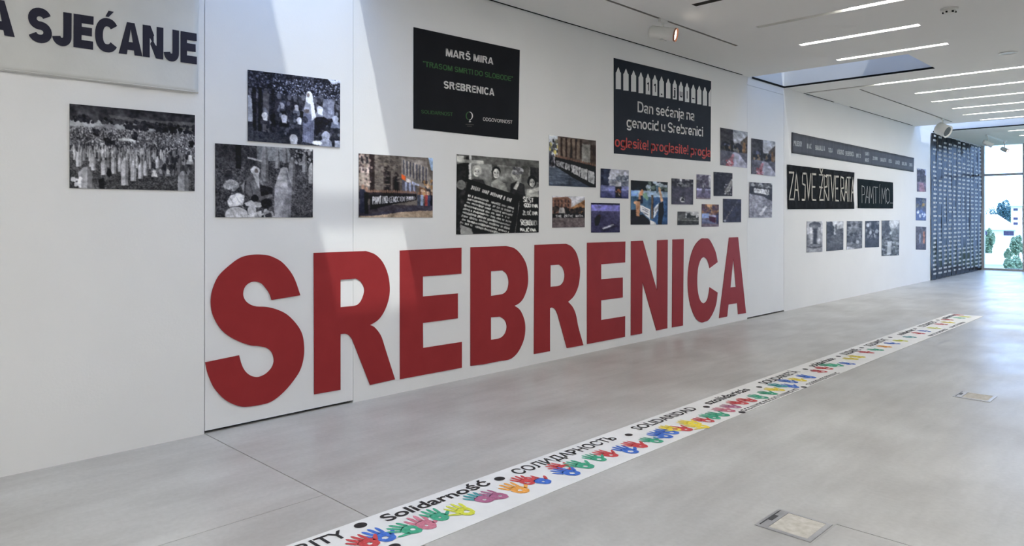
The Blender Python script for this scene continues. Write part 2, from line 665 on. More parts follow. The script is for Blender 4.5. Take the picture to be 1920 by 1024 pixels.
def sign_wall(s, q, mat, parent, x, t=.22, disp=None, split=True, gap=.11, name='letter'):
    """grotesque text fitted between cap line and base line of q (TL, TR, BR, BL in y, z)"""
    pen, items = 0.0, []
    for n_, ch in enumerate(s):
        if ch == ' ':
            pen += .30
            continue
        if ch in 'AJ' or (n_ and s[n_ - 1] == 'A'):
            pen -= .05
        W, S, Pg = grotesque(ch, t)
        V, F = [], []
        for st in S:
            v, f = ribbon(st, t / 2)
            k = len(V)
            V += v
            F += [tuple(k + i for i in g) for g in f]
        for pg in Pg:
            k = len(V)
            V += pg
            for tri in tessellate_polygon([[Vector((a, b, 0)) for a, b in pg]]):
                F.append(tuple(k + i for i in tri))
        items.append(([(pen + a, b) for a, b in V], F))
        pen += W + gap
    tot = pen - gap
    joined_v, joined_f = [], []
    for V, F in items:
        out = []
        for a, b in V:
            y, z = bilerp(q, a / tot, 1 - b)
            out.append((x + (disp(y, z) if disp else 0.0), y, z))
        if split:
            mesh_obj(name, out, F, mat, parent)
        else:
            k = len(joined_v)
            joined_v += out
            joined_f += [tuple(k + i for i in g) for g in F]
    if not split:
        o = mesh_obj('lettering', joined_v, joined_f, mat, parent)
        o['kind'] = 'stuff'


# hand-lettered strokes on a unit cell (x right, y up)
GLYPH = {
    'A': [[(0, 0), (.5, 1), (1, 0)], [(.2, .36), (.8, .36)]],
    'B': [[(0, 0), (0, 1), (.75, .95), (.75, .58), (0, .52), (.95, .45), (.95, .06), (0, 0)]],
    'C': [[(1, .85), (.5, 1), (0, .7), (0, .3), (.5, 0), (1, .15)]],
    'D': [[(0, 0), (0, 1), (.7, .9), (1, .5), (.7, .1), (0, 0)]],
    'E': [[(1, 1), (0, 1), (0, 0), (1, 0)], [(0, .5), (.75, .5)]],
    'G': [[(1, .85), (.5, 1), (0, .7), (0, .3), (.5, 0), (1, .15), (1, .45), (.6, .45)]],
    'I': [[(.5, 0), (.5, 1)]],
    'J': [[(.9, 1), (.9, .2), (.5, 0), (0, .2)]],
    'K': [[(0, 0), (0, 1)], [(1, 1), (0, .45), (1, 0)]],
    'L': [[(0, 1), (0, 0), (1, 0)]],
    'M': [[(0, 0), (.1, 1), (.5, .3), (.9, 1), (1, 0)]],
    'N': [[(0, 0), (0, 1), (1, 0), (1, 1)]],
    'O': [[(.5, 1), (.1, .85), (0, .5), (.1, .15), (.5, 0), (.9, .15), (1, .5), (.9, .85), (.5, 1)]],
    'P': [[(0, 0), (0, 1), (.8, .95), (1, .75), (.8, .5), (0, .45)]],
    'R': [[(0, 0), (0, 1), (.85, .95), (.85, .55), (0, .5), (1, 0)]],
    'S': [[(1, 1), (.1, 1), (.1, .6), (.9, .55), (.9, 0), (0, 0)]],
    'T': [[(0, 1), (1, 1)], [(.5, 1), (.5, 0)]],
    'U': [[(0, 1), (0, .2), (.5, 0), (1, .2), (1, 1)]],
    'V': [[(0, 1), (.5, 0), (1, 1)]],
    'Z': [[(0, 1), (1, 1), (0, 0), (1, 0)]],
    'Č': [[(1, .85), (.5, 1), (0, .7), (0, .3), (.5, 0), (1, .15)], [(.25, 1.25), (.5, 1.08), (.75, 1.25)]],
    'Ž': [[(0, 1), (1, 1), (0, 0), (1, 0)], [(.1, .5), (.8, .5)], [(.15, 1.25), (.5, 1.04), (.85, 1.25)]],
    'Š': [[(1, 1), (.1, 1), (.1, .6), (.9, .55), (.9, 0), (0, 0)], [(.2, 1.25), (.5, 1.06), (.8, 1.25)]],
    '_': [[(0, 0.04), (1, 0.04)]],
}


def stroke_mesh(strokes, width, x, jitter=0.0, rnd=None):
    """strokes: polylines in (y, z) on the wall -> flat ribbons"""
    mb = MB()
    for st in strokes:
        for (a, b) in zip(st, st[1:]):
            d = Vector((b[0] - a[0], b[1] - a[1]))
            if d.length < 1e-6:
                continue
            n = Vector((-d.y, d.x)).normalized()
            e = d.normalized() * width * 0.45
            w0 = width * 0.5 * (1 + (rnd.uniform(-jitter, jitter) if rnd else 0))
            w1 = width * 0.5 * (1 + (rnd.uniform(-jitter, jitter) if rnd else 0))
            A, B = Vector(a) - e, Vector(b) + e
            mb.quad((x, *(A - n * w0)), (x, *(B - n * w1)), (x, *(B + n * w1)), (x, *(A + n * w0)))
    return mb


# ------------------------------------------------------------------ room shell
# floor: dark bed, concrete slabs with open joints
g = 0.0035
floor_bed = struct(MB().box(-0.25, ROOM_X + 0.1, Y0 - 0.1, Y1 + 0.25, -0.30, -0.02).build('floor', 'backing_dark'))


def slab(poly):
    n = len(poly)
    v = [(x, y, 0.0) for x, y in poly] + [(x, y, -0.02) for x, y in poly]
    f = [tuple(range(n))] + [(i, n + i, n + (i + 1) % n, (i + 1) % n) for i in range(n)]
    return mesh_obj('floor_slab', v, f, 'polished_concrete', floor_bed)


JY, JX = 2.205, 1.67
XA, XB = -0.06, ROOM_X
slab([(XA, Y0), (JX - g / 2, Y0), (JX - g / 2, JY - g), (XA, JY - g)])
slab([(JX + g / 2, Y0), (XB, Y0), (XB, JY - g), (JX + g / 2, JY - g)])
slab([(3.93, JY + g), (XB, JY + g), (XB, 3.872 - g), (3.93, 3.872 - g)])
slab([(XA, JY + g), (3.93 - 0.0005, JY + g), (3.93 - 0.0005, 3.872 + g), (XB, 3.872 + g), (XB, Y1 + 0.1), (XA, Y1 + 0.1)])

# exhibition wall with two flush door leaves
DOORS = [(2.197, 3.481, 'door_1'), (10.737, 12.079, 'door_2')]
wl = MB()
ya = Y0
for a, b, _ in DOORS:
    wl.box(-0.25, 0.0, ya, a, -0.02, CEIL)
    ya = b
wl.box(-0.25, 0.0, ya, Y1 + 0.2, -0.02, CEIL)
for a, b, _ in DOORS:
    wl.box(-0.25, -0.12, a, b, -0.02, CEIL)
struct(wl.build('wall_left', 'wall_paint'))
for a, b, n in DOORS:
    jg = 0.006
    dm = MB().box(-0.06, -0.002, a + jg, b - jg * 0.5, 0.022, 3.71)
    dm.box(-0.06, -0.002, a + jg, b - jg * 0.5, 3.715, CEIL)
    d = struct(dm.build(n, 'door_paint'))
    MB().box(-0.118, -0.075, a + 0.001, b - 0.001, -0.015, CEIL - 0.01).build('dark_reveal', 'dark_gap', d)

struct(MB().box(0, ROOM_X, Y0 - 0.25, Y0, -0.02, CEIL).build('wall_rear', 'wall_paint'))
struct(MB().box(ROOM_X, ROOM_X + 0.25, Y0 - 0.25, Y1 + 0.2, -0.02, CEIL).build('wall_right', 'wall_paint'))

# ceiling with recessed slots and wells: (x0, x1, y0, y1)
SW = 0.095
LEDS = [  # y, slot start, lit start, end
    (-3.3, 1.47, 1.5, 6.4), (-2.0, 1.47, 1.5, 6.4), (-0.7, 1.47, 1.5, 6.4), (0.6, 1.47, 1.5, 6.4), (4.3, 1.47, 1.5, 6.4), (5.5, 1.47, 1.5, 6.4),  # rows out of view, added to light the room
    (6.74, 1.40, 9.0, 2.9), (8.04, 1.47, 2.50, 3.9), (9.26, 1.47, 1.50, 2.86), (10.51, 1.47, 1.51, 2.85),
    (12.90, 0.07, 1.25, 6.4), (14.31, 1.42, 1.47, 6.4), (15.56, 1.36, 1.47, 6.4), (16.82, 1.42, 1.46, 6.4),
    (18.00, 1.34, 1.48, 6.4), (19.20, 1.42, 1.46, 6.4), (22.15, 1.42, 1.46, 6.4), (23.6, 1.42, 1.46, 6.4)]
LED_HOLES = [(s, e, y - SW / 2, y + SW / 2) for y, s, l, e in LEDS]
GAPS = [(0.0, 0.028, 3.70, 10.55), (0.0, 0.028, 12.86, 14.26), (0.0, 0.028, 15.08, 19.2)]
TRACKS = [(0.85, 0.885, 4.2, 8.72), (0.85, 0.885, 13.17, 19.1)]
HOLES = WELLS + LED_HOLES + GAPS + TRACKS
xs = sorted({-0.25, ROOM_X + 0.25} | {v for h in HOLES for v in h[:2]})
ys = sorted({Y0 - 0.25, Y1 + 0.2} | {v for h in HOLES for v in h[2:]})
cm = MB()
idx = {}


def cv(i, j):
    if (i, j) not in idx:
        idx[(i, j)] = len(cm.v)
        cm.v.append((xs[i], ys[j], CEIL))
    return idx[(i, j)]


for i in range(len(xs) - 1):
    for j in range(len(ys) - 1):
        cx_, cy_ = (xs[i] + xs[i + 1]) / 2, (ys[j] + ys[j + 1]) / 2
        if any(h[0] < cx_ < h[1] and h[2] < cy_ < h[3] for h in HOLES):
            continue
        cm.f.append((cv(i, j), cv(i, j + 1), cv(i + 1, j + 1), cv(i + 1, j)))
ceiling = struct(cm.build('ceiling', 'ceiling_paint'))


def channel(h, depth, name, mat, parent, top=True, zb=CEIL):
    x0, x1, a, b = h
    m = MB()
    z0, z1 = zb, zb + depth
    m.quad((x0, a, z0), (x1, a, z0), (x1, a, z1), (x0, a, z1))
    m.quad((x0, b, z0), (x0, b, z1), (x1, b, z1), (x1, b, z0))
    m.quad((x0, a, z0), (x0, a, z1), (x0, b, z1), (x0, b, z0))
    m.quad((x1, a, z0), (x1, b, z0), (x1, b, z1), (x1, a, z1))
    if top:
        m.quad((x0, a, z1), (x1, a, z1), (x1, b, z1), (x0, b, z1))
    return m.build(name, mat, parent)


for h in GAPS:
    channel(h, 0.06, 'shadow_gap', 'dark_gap', ceiling)
for k, h in enumerate(WELLS):
    channel(h, WELL_TOP - CEIL, 'light_well', 'well_paint', ceiling, top=False)
    x0, x1, a, b = h
    # thin dark shadow line round the far edge of the well
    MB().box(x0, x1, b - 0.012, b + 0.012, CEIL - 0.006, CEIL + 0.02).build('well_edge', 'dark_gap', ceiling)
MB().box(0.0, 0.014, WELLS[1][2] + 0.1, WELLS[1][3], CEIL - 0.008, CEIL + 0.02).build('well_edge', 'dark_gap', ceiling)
# roof light bars, plus unseen boards added to mask the sun over farther wells
MB().box(1.81, 1.93, WELLS[0][2], WELLS[0][3], WELL_TOP - 0.05, WELL_TOP).build('rooflight_bar', 'frame_grey', ceiling)
w = WELLS[1]
MB().box(w[0], w[1], w[2], w[3] - 0.46, WELL_TOP - 0.02, WELL_TOP).box(w[0], 0.55, w[3] - 0.46, w[3], WELL_TOP - 0.02, WELL_TOP) \
    .box(2.1, w[1], w[3] - 0.46, w[3], WELL_TOP - 0.02, WELL_TOP).build('sun_blocker_board', 'frame_grey', ceiling)
w = WELLS[2]
MB().box(1.0, w[1], w[2], w[3] - 0.40, WELL_TOP - 0.02, WELL_TOP).build('sun_blocker_board', 'frame_grey', ceiling)
# faint board joint between the second door well and the light row
MB().box(0.07, 1.2, 12.845, 12.851, CEIL - 0.003, CEIL + 0.001).build('ceiling_joint', 'slot_grey', ceiling)

# glazed end of the hall
win = struct(empty('window_1', (0, Y1, 0)))
POSTS = [0.045, 1.115, 2.2, 3.3, 4.4, 5.5, 6.6, 7.7, 8.15]
for p in POSTS:
    MB().box(p - 0.045, p + 0.045, Y1 - 0.05, Y1 + 0.08, 0, CEIL).build('window_post', 'frame_grey', win)
for p, q in zip(POSTS, POSTS[1:]):
    MB().box(p + 0.045, q - 0.045, Y1 - 0.03, Y1 + 0.06, 2.90, 2.965).build('transom', 'frame_grey', win)
    MB().box(p + 0.045, q - 0.045, Y1 - 0.03, Y1 + 0.06, 0.0, 0.06).build('sill', 'frame_grey', win)
    for z0, z1 in ((0.06, 2.90), (2.965, CEIL)):
        MB().box(p + 0.045, q - 0.045, Y1 + 0.01, Y1 + 0.018, z0, z1).build('window_pane', 'window_glass', win)

# ------------------------------------------------------------------ big red cut-out letters


def spline(pts, n=6):
    out = []
    m = len(pts)
    for i in range(m - 1):
        p0 = Vector(pts[max(i - 1, 0)])
        p1, p2 = Vector(pts[i]), Vector(pts[i + 1])
        p3 = Vector(pts[min(i + 2, m - 1)])
        for k in range(n):
            t = k / n
            out.append(tuple(0.5 * ((2 * p1) + (p2 - p0) * t + (2 * p0 - 5 * p1 + 4 * p2 - p3) * t * t + (3 * p1 - p0 - 3 * p2 + p3) * t ** 3)))
    out.append(tuple(pts[-1]))
    return out


def outline(items, sc, ox, oy):
    """items: (x, y) corners or lists of points on a smooth run"""
    out = []
    for it in items:
        run = spline(it) if isinstance(it, list) else [it]
        out += run
    res = []
    for x, y in out:
        p = wall(ox + x * sc, oy + y * sc)
        if not res or (Vector(p) - Vector(res[-1])).length > 1e-5:
            res.append(p)
    return res


def solid_sheet(name, loops, x0, x1, mat, parent=None):
    polys = [[Vector((p[0], p[1], 0)) for p in lp] for lp in loops]
    tris = tessellate_polygon(polys)
    pts = [p for lp in loops for p in lp]
    n = len(pts)
    v = [(x1, *p) for p in pts] + [(x0, *p) for p in pts]
    f = [tuple(t) for t in tris]
    k = 0
    for lp in loops:
        m = len(lp)
        for i in range(m):
            a, b = k + i, k + (i + 1) % m
            f.append((a, b, n + b, n + a))
        k += m
    return mesh_obj(name, v, f, mat, parent)


S_ = (.3125, 375, 460)
R1 = (.28302, 575, 460)
EB = (.26369, 740, 450)
RE = (.23447, 990, 440)
NA = (.20513, 1170, 430)
LETTERS = [
    ('S', S_, [[[(600, 300), (560, 190), (500, 110), (440, 72), (385, 57), (310, 57), (240, 75), (170, 125), (110, 185), (75, 260), (63, 330), (70, 400), (95, 460), (130, 510), (180, 550), (240, 580), (300, 600), (350, 605), (400, 617), (430, 645), (441, 690), (430, 730), (400, 765), (365, 785), (335, 790), (300, 780), (270, 755), (248, 715), (233, 660)],
                [(30, 702), (45, 770), (80, 850), (130, 910), (180, 945), (235, 965), (280, 968), (360, 957), (430, 935), (500, 880), (560, 810), (600, 745), (620, 670), (622, 600), (610, 530), (575, 470), (520, 415), (460, 385), (400, 370), (340, 367), (300, 355), (270, 330), (257, 295), (265, 255), (290, 228), (325, 217), (365, 228), (395, 260), (415, 290), (428, 328)]]]),
    ('R', R1, [[(45, 50), [(390, 38), (450, 60), (500, 110), (535, 190), (548, 280), (540, 360), (510, 440), (470, 495), (418, 528)], [(418, 528), (450, 545), (490, 600), (520, 690), (583, 888)], (418, 925), [(300, 625), (280, 598), (255, 586), (222, 588)], (222, 957), (48, 987)],
               [(222, 228), [(325, 220), (360, 245), (380, 295), (365, 355), (340, 390), (310, 402)], (222, 410)]]),
    ('E', EB, [[(35, 75), (473, 55), (472, 240), (198, 260), (198, 402), (447, 380), (447, 557), (198, 590), (200, 768), (475, 725), (475, 908), (36, 990)]]),
    ('B', EB, [[(537, 52), [(790, 43), (850, 60), (900, 110), (935, 180), (946, 270), (940, 340), (915, 410), (885, 448), (850, 468)], [(850, 468), (890, 500), (920, 570), (926, 640), (915, 710), (885, 780), (850, 825), (810, 850), (740, 862)], (630, 884), (537, 895)],
               [(682, 222), [(765, 217), (795, 245), (808, 295), (800, 350), (775, 380), (750, 388)], (682, 398)],
               [(682, 550), [(745, 545), (780, 570), (795, 615), (785, 660), (760, 690), (735, 702)], (682, 710)]]),
    ('R', RE, [[(50, 82), [(300, 73), (345, 95), (385, 150), (408, 240), (413, 310), (400, 410), (365, 490), (318, 537)], [(318, 537), (355, 580), (380, 640), (400, 740), (440, 884)], (308, 907), [(235, 640), (215, 598), (190, 583), (173, 588)], (173, 932), (45, 955)],
               [(177, 245), [(245, 240), (275, 265), (290, 315), (283, 370), (260, 402), (235, 412)], (177, 417)]]),
    ('E', RE, [[(470, 65), (776, 55), (774, 222), (582, 237), (582, 357), (755, 343), (755, 502), (582, 525), (582, 683), (774, 652), (773, 817), (560, 858), (470, 875)]]),
    ('N', NA, [[(62, 108), (170, 104), (298, 560), (300, 100), (397, 95), (393, 905), (293, 925), (166, 480), (162, 952), (60, 970)]]),
    ('I', NA, [[(441, 93), (543, 90), (536, 880), (436, 897)]]),
    ('C', NA, [[[(853, 300), (835, 210), (800, 130), (770, 88), (735, 84), (700, 88), (650, 140), (615, 220), (590, 330), (580, 480), (590, 620), (615, 730), (655, 815), (700, 850), (735, 845), (770, 828), (810, 765), (840, 680), (853, 578)], [(780, 530), (770, 600), (755, 650), (728, 675), (700, 660), (680, 610), (668, 530), (667, 430), (677, 340), (700, 275), (728, 255), (755, 275), (770, 310), (780, 355)]]]),
    ('A', NA, [[(958, 75), (1040, 72), (1112, 765), (1040, 777), (1032, 675), (952, 688), (940, 797), (866, 812)],
               [(996, 265), (1020, 527), (970, 532)]]),
]
LETTER_LABEL = [
    'large red cut-out letter S, first of the wall word, on the door leaf',
    'large red cut-out letter R between the red S and E, crossing the door joint',
    'large red cut-out letter E between the first red R and the B',
    'large red cut-out letter B, fourth of the wall word',
    'large red cut-out letter R between the red B and the second E',
    'large red cut-out letter E between the second red R and the N',
    'large red cut-out letter N between the second E and the I',
    'large red cut-out letter I, plain upright bar between N and C',
    'large red cut-out letter C between the red I and A',
    'large red cut-out letter A, last of the wall word']
for (ch, (sc, ox, oy), loops), lab in zip(LETTERS, LETTER_LABEL):
    o = solid_sheet('letter_cutout', [outline(lp, sc, ox, oy) for lp in loops], 0.001, 0.007, 'red_card')
    tag(o, lab, 'letter', 'red letters of the wall word')

# ------------------------------------------------------------------ photographs: printed picture as ink colours on a fine grid
INK_GAIN = 1.32


def to_lin(a):
    a = np.clip(a / 255.0, 0, 1)
    return np.where(a <= 0.04045, a / 12.92, ((a + 0.055) / 1.055) ** 2.4)


class Pic:
    """small drawing surface; coordinates 0..1, u right, v down"""
    def __init__(s, w, h, base=(90, 90, 90), seed=1):
        s.w, s.h = w * 2, h * 2
        s.a = np.ones((s.h, s.w, 3)) * np.array(base, float)
        s.r = np.random.RandomState(seed)
        s.V, s.U = np.mgrid[0:s.h, 0:s.w]
        s.U = (s.U + .5) / s.w
        s.warp = .007
        s.V = (s.V + .5) / s.h

    def _put(s, sl, m, c, al=1.0):
        t = s.a[sl]
        t[m] = t[m] * (1 - al) + np.array(c, float) * al

    def _sl(s, u0, v0, u1, v1):
        x0, x1 = max(0, int(u0 * s.w) - 1), min(s.w, int(u1 * s.w) + 2)
        y0, y1 = max(0, int(v0 * s.h) - 1), min(s.h, int(v1 * s.h) + 2)
        return (slice(y0, max(y0, y1)), slice(x0, max(x0, x1)))

    def box(s, u0, v0, u1, v1, c, al=1.0):
        sl = s._sl(u0, v0, u1, v1)
        m = (s.U[sl] >= u0) & (s.U[sl] <= u1) & (s.V[sl] >= v0) & (s.V[sl] <= v1)
        s._put(sl, m, c, al)

    def grad(s, v0, v1, c0, c1):
        sl = s._sl(0, v0, 1, v1)
        t = np.clip((s.V[sl] - v0) / (v1 - v0), 0, 1)[..., None]
        s.a[sl] = np.array(c0, float) * (1 - t) + np.array(c1, float) * t

    def ell(s, u, v, ru, rv, c, al=1.0):
        sl = s._sl(u - ru, v - rv, u + ru, v + rv)
        m = ((s.U[sl] - u) / ru) ** 2 + ((s.V[sl] - v) / rv) ** 2 <= 1
        s._put(sl, m, c, al)

    def poly(s, pts, c, al=1.0):
        us, vs = [p[0] for p in pts], [p[1] for p in pts]
        sl = s._sl(min(us), min(vs), max(us), max(vs))
        U, V = s.U[sl], s.V[sl]
        m = np.zeros(U.shape, bool)
        j = len(pts) - 1
        for i in range(len(pts)):
            (xi, yi), (xj, yj) = pts[i], pts[j]
            if yi != yj:
                m ^= ((yi > V) != (yj > V)) & (U < (xj - xi) * (V - yi) / (yj - yi) + xi)
            j = i
        s._put(sl, m, c, al)

    def line(s, p, q, wd, c, al=1.0):
        asp = s.w / s.h
        d = np.array([(q[0] - p[0]) * asp, q[1] - p[1]])
        n = np.array([-d[1], d[0]]) / (np.hypot(*d) + 1e-9) * wd / 2
        n = (n[0] / asp, n[1])
        s.poly([(p[0] - n[0], p[1] - n[1]), (q[0] - n[0], q[1] - n[1]), (q[0] + n[0], q[1] + n[1]), (p[0] + n[0], p[1] + n[1])], c, al)

    def noise(s, cells, amp, v0=0.0, v1=1.0, u0=0.0, u1=1.0, tint=(1, 1, 1)):
        sl = s._sl(u0, v0, u1, v1)
        h, w = s.U[sl].shape
        if h < 2 or w < 2:
            return
        ny = max(2, int(cells * h / s.h) + 1)
        nx = max(2, int(cells * w / s.w * s.w / s.h) + 1)
        gr = s.r.uniform(-1, 1, (ny + 1, nx + 1))
        yy_, xx_ = np.linspace(0, ny - 1e-3, h), np.linspace(0, nx - 1e-3, w)
        iy, ix = yy_.astype(int), xx_.astype(int)
        fy, fx_ = (yy_ - iy)[:, None], (xx_ - ix)[None]
        G = gr[iy][:, ix] * (1 - fy) * (1 - fx_) + gr[iy][:, ix + 1] * (1 - fy) * fx_ + gr[iy + 1][:, ix] * fy * (1 - fx_) + gr[iy + 1][:, ix + 1] * fy * fx_
        s.a[sl] += G[..., None] * amp * np.array(tint, float)

    def dabs(s, n, u0, v0, u1, v1, ru, rv, cols, al=1.0, grow=0.0):
        for _ in range(n):
            u, v = s.r.uniform(u0, u1), s.r.uniform(v0, v1)
            k = s.r.uniform(.6, 1.3) * (1 + grow * (v - v0) / max(v1 - v0, 1e-6))
            s.ell(u, v, ru * k, rv * k, cols[s.r.randint(len(cols))], al)

    def tomb(s, u, v, w, h, c, dark=0.72):
        """pointed white pillar, base centre at (u, v)"""
        hw = w / 2
        d = tuple(x * dark for x in c)
        s.poly([(u - hw, v), (u - hw, v - h * .72), (u - hw * .25, v - h), (u + hw * .25, v - h), (u + hw, v - h * .72), (u + hw, v)], c)
        s.poly([(u + hw * .25, v), (u + hw * .25, v - h * .72), (u + hw * .25, v - h), (u + hw, v - h * .72), (u + hw, v)], d)

    def scarf(s, u, v, r, c, body, bw=1.7, bh=3.0, face=None):
        """seated or standing figure with a headscarf; head centre (u, v)"""
        asp = s.w / s.h
        s.poly([(u - r * bw / asp, v + r * bh), (u - r * bw * .8 / asp, v + r * 1.3), (u - r * .5 / asp, v + r * .5), (u + r * .5 / asp, v + r * .5), (u + r * bw * .8 / asp, v + r * 1.3), (u + r * bw / asp, v + r * bh)], body)
        s.ell(u, v, r / asp, r * 1.15, c)
        s.poly([(u - r * .9 / asp, v), (u + r * .9 / asp, v), (u + r * .8 / asp, v + r * 1.8), (u - r * .6 / asp, v + r * 1.6)], c)
        if face:
            s.ell(u - r * .25 / asp, v + r * .1, r * .5 / asp, r * .65, face)

    def write(s, txt, p, q, hgt0, hgt1, wd, c, spread=.78):
        """hand lettering from baseline p to baseline q, letter height growing hgt0 -> hgt1"""
        n = len(txt)
        for i, ch in enumerate(txt):
            if ch not in GLYPH:
                continue
            for st in GLYPH[ch]:
                P = []
                for gx, gy in st:
                    t = (i + .1 + gx * spread) / n
                    hh = hgt0 + (hgt1 - hgt0) * t
                    P.append((p[0] + (q[0] - p[0]) * t, p[1] + (q[1] - p[1]) * t - gy * hh))
                for a, b in zip(P, P[1:]):
                    s.line(a, b, wd, c)

    def colors(s):
        # uneven edges and tone, as in an enlarged press photo
        def field(cells):
            t = s.a.copy()
            s.a[:] = 0
            s.noise(cells, 1.0)
            f, s.a = s.a[..., 0].copy(), t
            return f
        c = s.h / 14
        dx = (field(c) * .5 + field(c * 2.5) * .5) * s.warp * s.h
        dy = (field(c) * .5 + field(c * 2.5) * .5) * s.warp * s.h
        Y_, X_ = np.mgrid[0:s.h, 0:s.w]
        s.a = s.a[np.clip(Y_ + dy, 0, s.h - 1).astype(int), np.clip(X_ + dx, 0, s.w - 1).astype(int)]
        m_ = 1 + .16 * field(7) + .13 * field(20) + .12 * field(s.h * .12) + .10 * field(s.h * .3)
        s.a = s.a * m_[..., None]
        p = np.pad(s.a, ((1, 1), (1, 1), (0, 0)), 'edge')
        b = (p[:-2, 1:-1] + p[2:, 1:-1] + p[1:-1, :-2] + p[1:-1, 2:] + 2 * p[1:-1, 1:-1]) / 6
        p = np.pad(b, ((1, 1), (1, 1), (0, 0)), 'edge')
        b = (p[:-2, 1:-1] + p[2:, 1:-1] + p[1:-1, :-2] + p[1:-1, 2:] + 2 * p[1:-1, 1:-1]) / 6
        b = (b - 100) * 1.12 + 96
        a = b.reshape(s.h // 2, 2, s.w // 2, 2, 3).mean((1, 3))
        return to_lin(np.clip(a, 26, 235)) * INK_GAIN


GREY = lambda *v: [(x, x, x + 4) for x in v]


def pic_cemetery(P):
    P.grad(0, .17, (52, 52, 56), (66, 66, 70))
    P.noise(30, 14, 0, .2); P.noise(9, 10, 0, .2)
    P.poly([(.28, .09), (.6, .12), (1, .10), (1, .15), (.6, .16), (.3, .13)], (98, 98, 100), .7)
    P.poly([(0, .19), (.3, .16), (1, .22), (1, .30), (0, .28)], (140, 142, 146))
    P.grad(.26, .56, (118, 118, 122), (104, 104, 108))
    P.poly([(.18, .25), (.30, .20), (.42, .29), (.20, .30)], (122, 122, 126))
    P.dabs(150, 0, .15, 1, .20, .012, .020, GREY(38, 46, 56, 66))
    P.dabs(70, .40, .20, 1, .25, .016, .024, GREY(38, 46, 52))
    P.dabs(3200, 0, .26, 1, .52, .0032, .0075, GREY(44, 60, 80, 104, 150, 182, 70, 50), .85, .7)
    P.poly([(.36, .375), (.42, .36), (.5, .375), (.5, .40), (.36, .40)], (176, 178, 180))
    [P.dabs(16, u - .018, v - .035, u + .018, v + .035, .012, .018, GREY(34, 42, 52)) for u, v in ((.49, .33), (.28, .42), (.31, .44), (.965, .38), (.12, .17), (.09, .16), (.19, .32))]
    P.grad(.53, 1, (84, 84, 86), (66, 66, 68))
    P.noise(110, 34, .53, 1); P.noise(14, 10, .53, 1)
    P.dabs(420, 0, .47, 1, .62, .006, .018, GREY(60, 84, 120, 150, 44), .9)
    P.dabs(110, .62, .52, .96, .78, .012, .035, GREY(44, 60, 84, 120, 50), .9)
    for v, n, w, h in ((.56, 26, .011, .09), (.61, 24, .014, .115), (.67, 17, .018, .14), (.73, 13, .022, .165)):
        for i in range(n):
            u = .02 + (.60 if v > .64 else .72) * (i + P.r.uniform(.1, .9)) / n
            k = P.r.randint(128, 178)
            P.tomb(u, v + P.r.uniform(-.012, .012), w, h * P.r.uniform(.85, 1.1), (k, k, k + 3))
    for u, v, w, h in ((.06, .74, .026, .17), (.17, .78, .034, .2), (.25, .83, .044, .21), (.325, .81, .040, .2), (.375, .78, .034, .18), (.48, .89, .045, .25), (.535, .86, .036, .2), (.575, .82, .034, .19), (.41, .945, .055, .34), (.675, .72, .03, .15)):
        P.tomb(u, v, w, h, (178, 178, 182))
    P.scarf(.65, .76, .022, (196, 196, 198), (170, 170, 172)); P.scarf(.70, .75, .022, (150, 150, 154), (90, 90, 94)); P.scarf(.765, .75, .022, (160, 160, 162), (116, 116, 120)); P.scarf(.955, .56, .03, (186, 186, 188), (150, 150, 154))
    P.ell(.29, .80, .02, .05, (36, 36, 40)); P.poly([(.21, .88), (.25, .86), (.26, 1), (.22, 1)], (36, 36, 38))
    P.tomb(.115, 1.0, .10, .26, (140, 140, 144)); P.tomb(.865, .83, .035, .25, (104, 104, 108)); P.tomb(.895, 1.01, .095, .27, (150, 150, 154))
    P.dabs(14, .02, .88, .08, .98, .012, .025, GREY(190, 206))


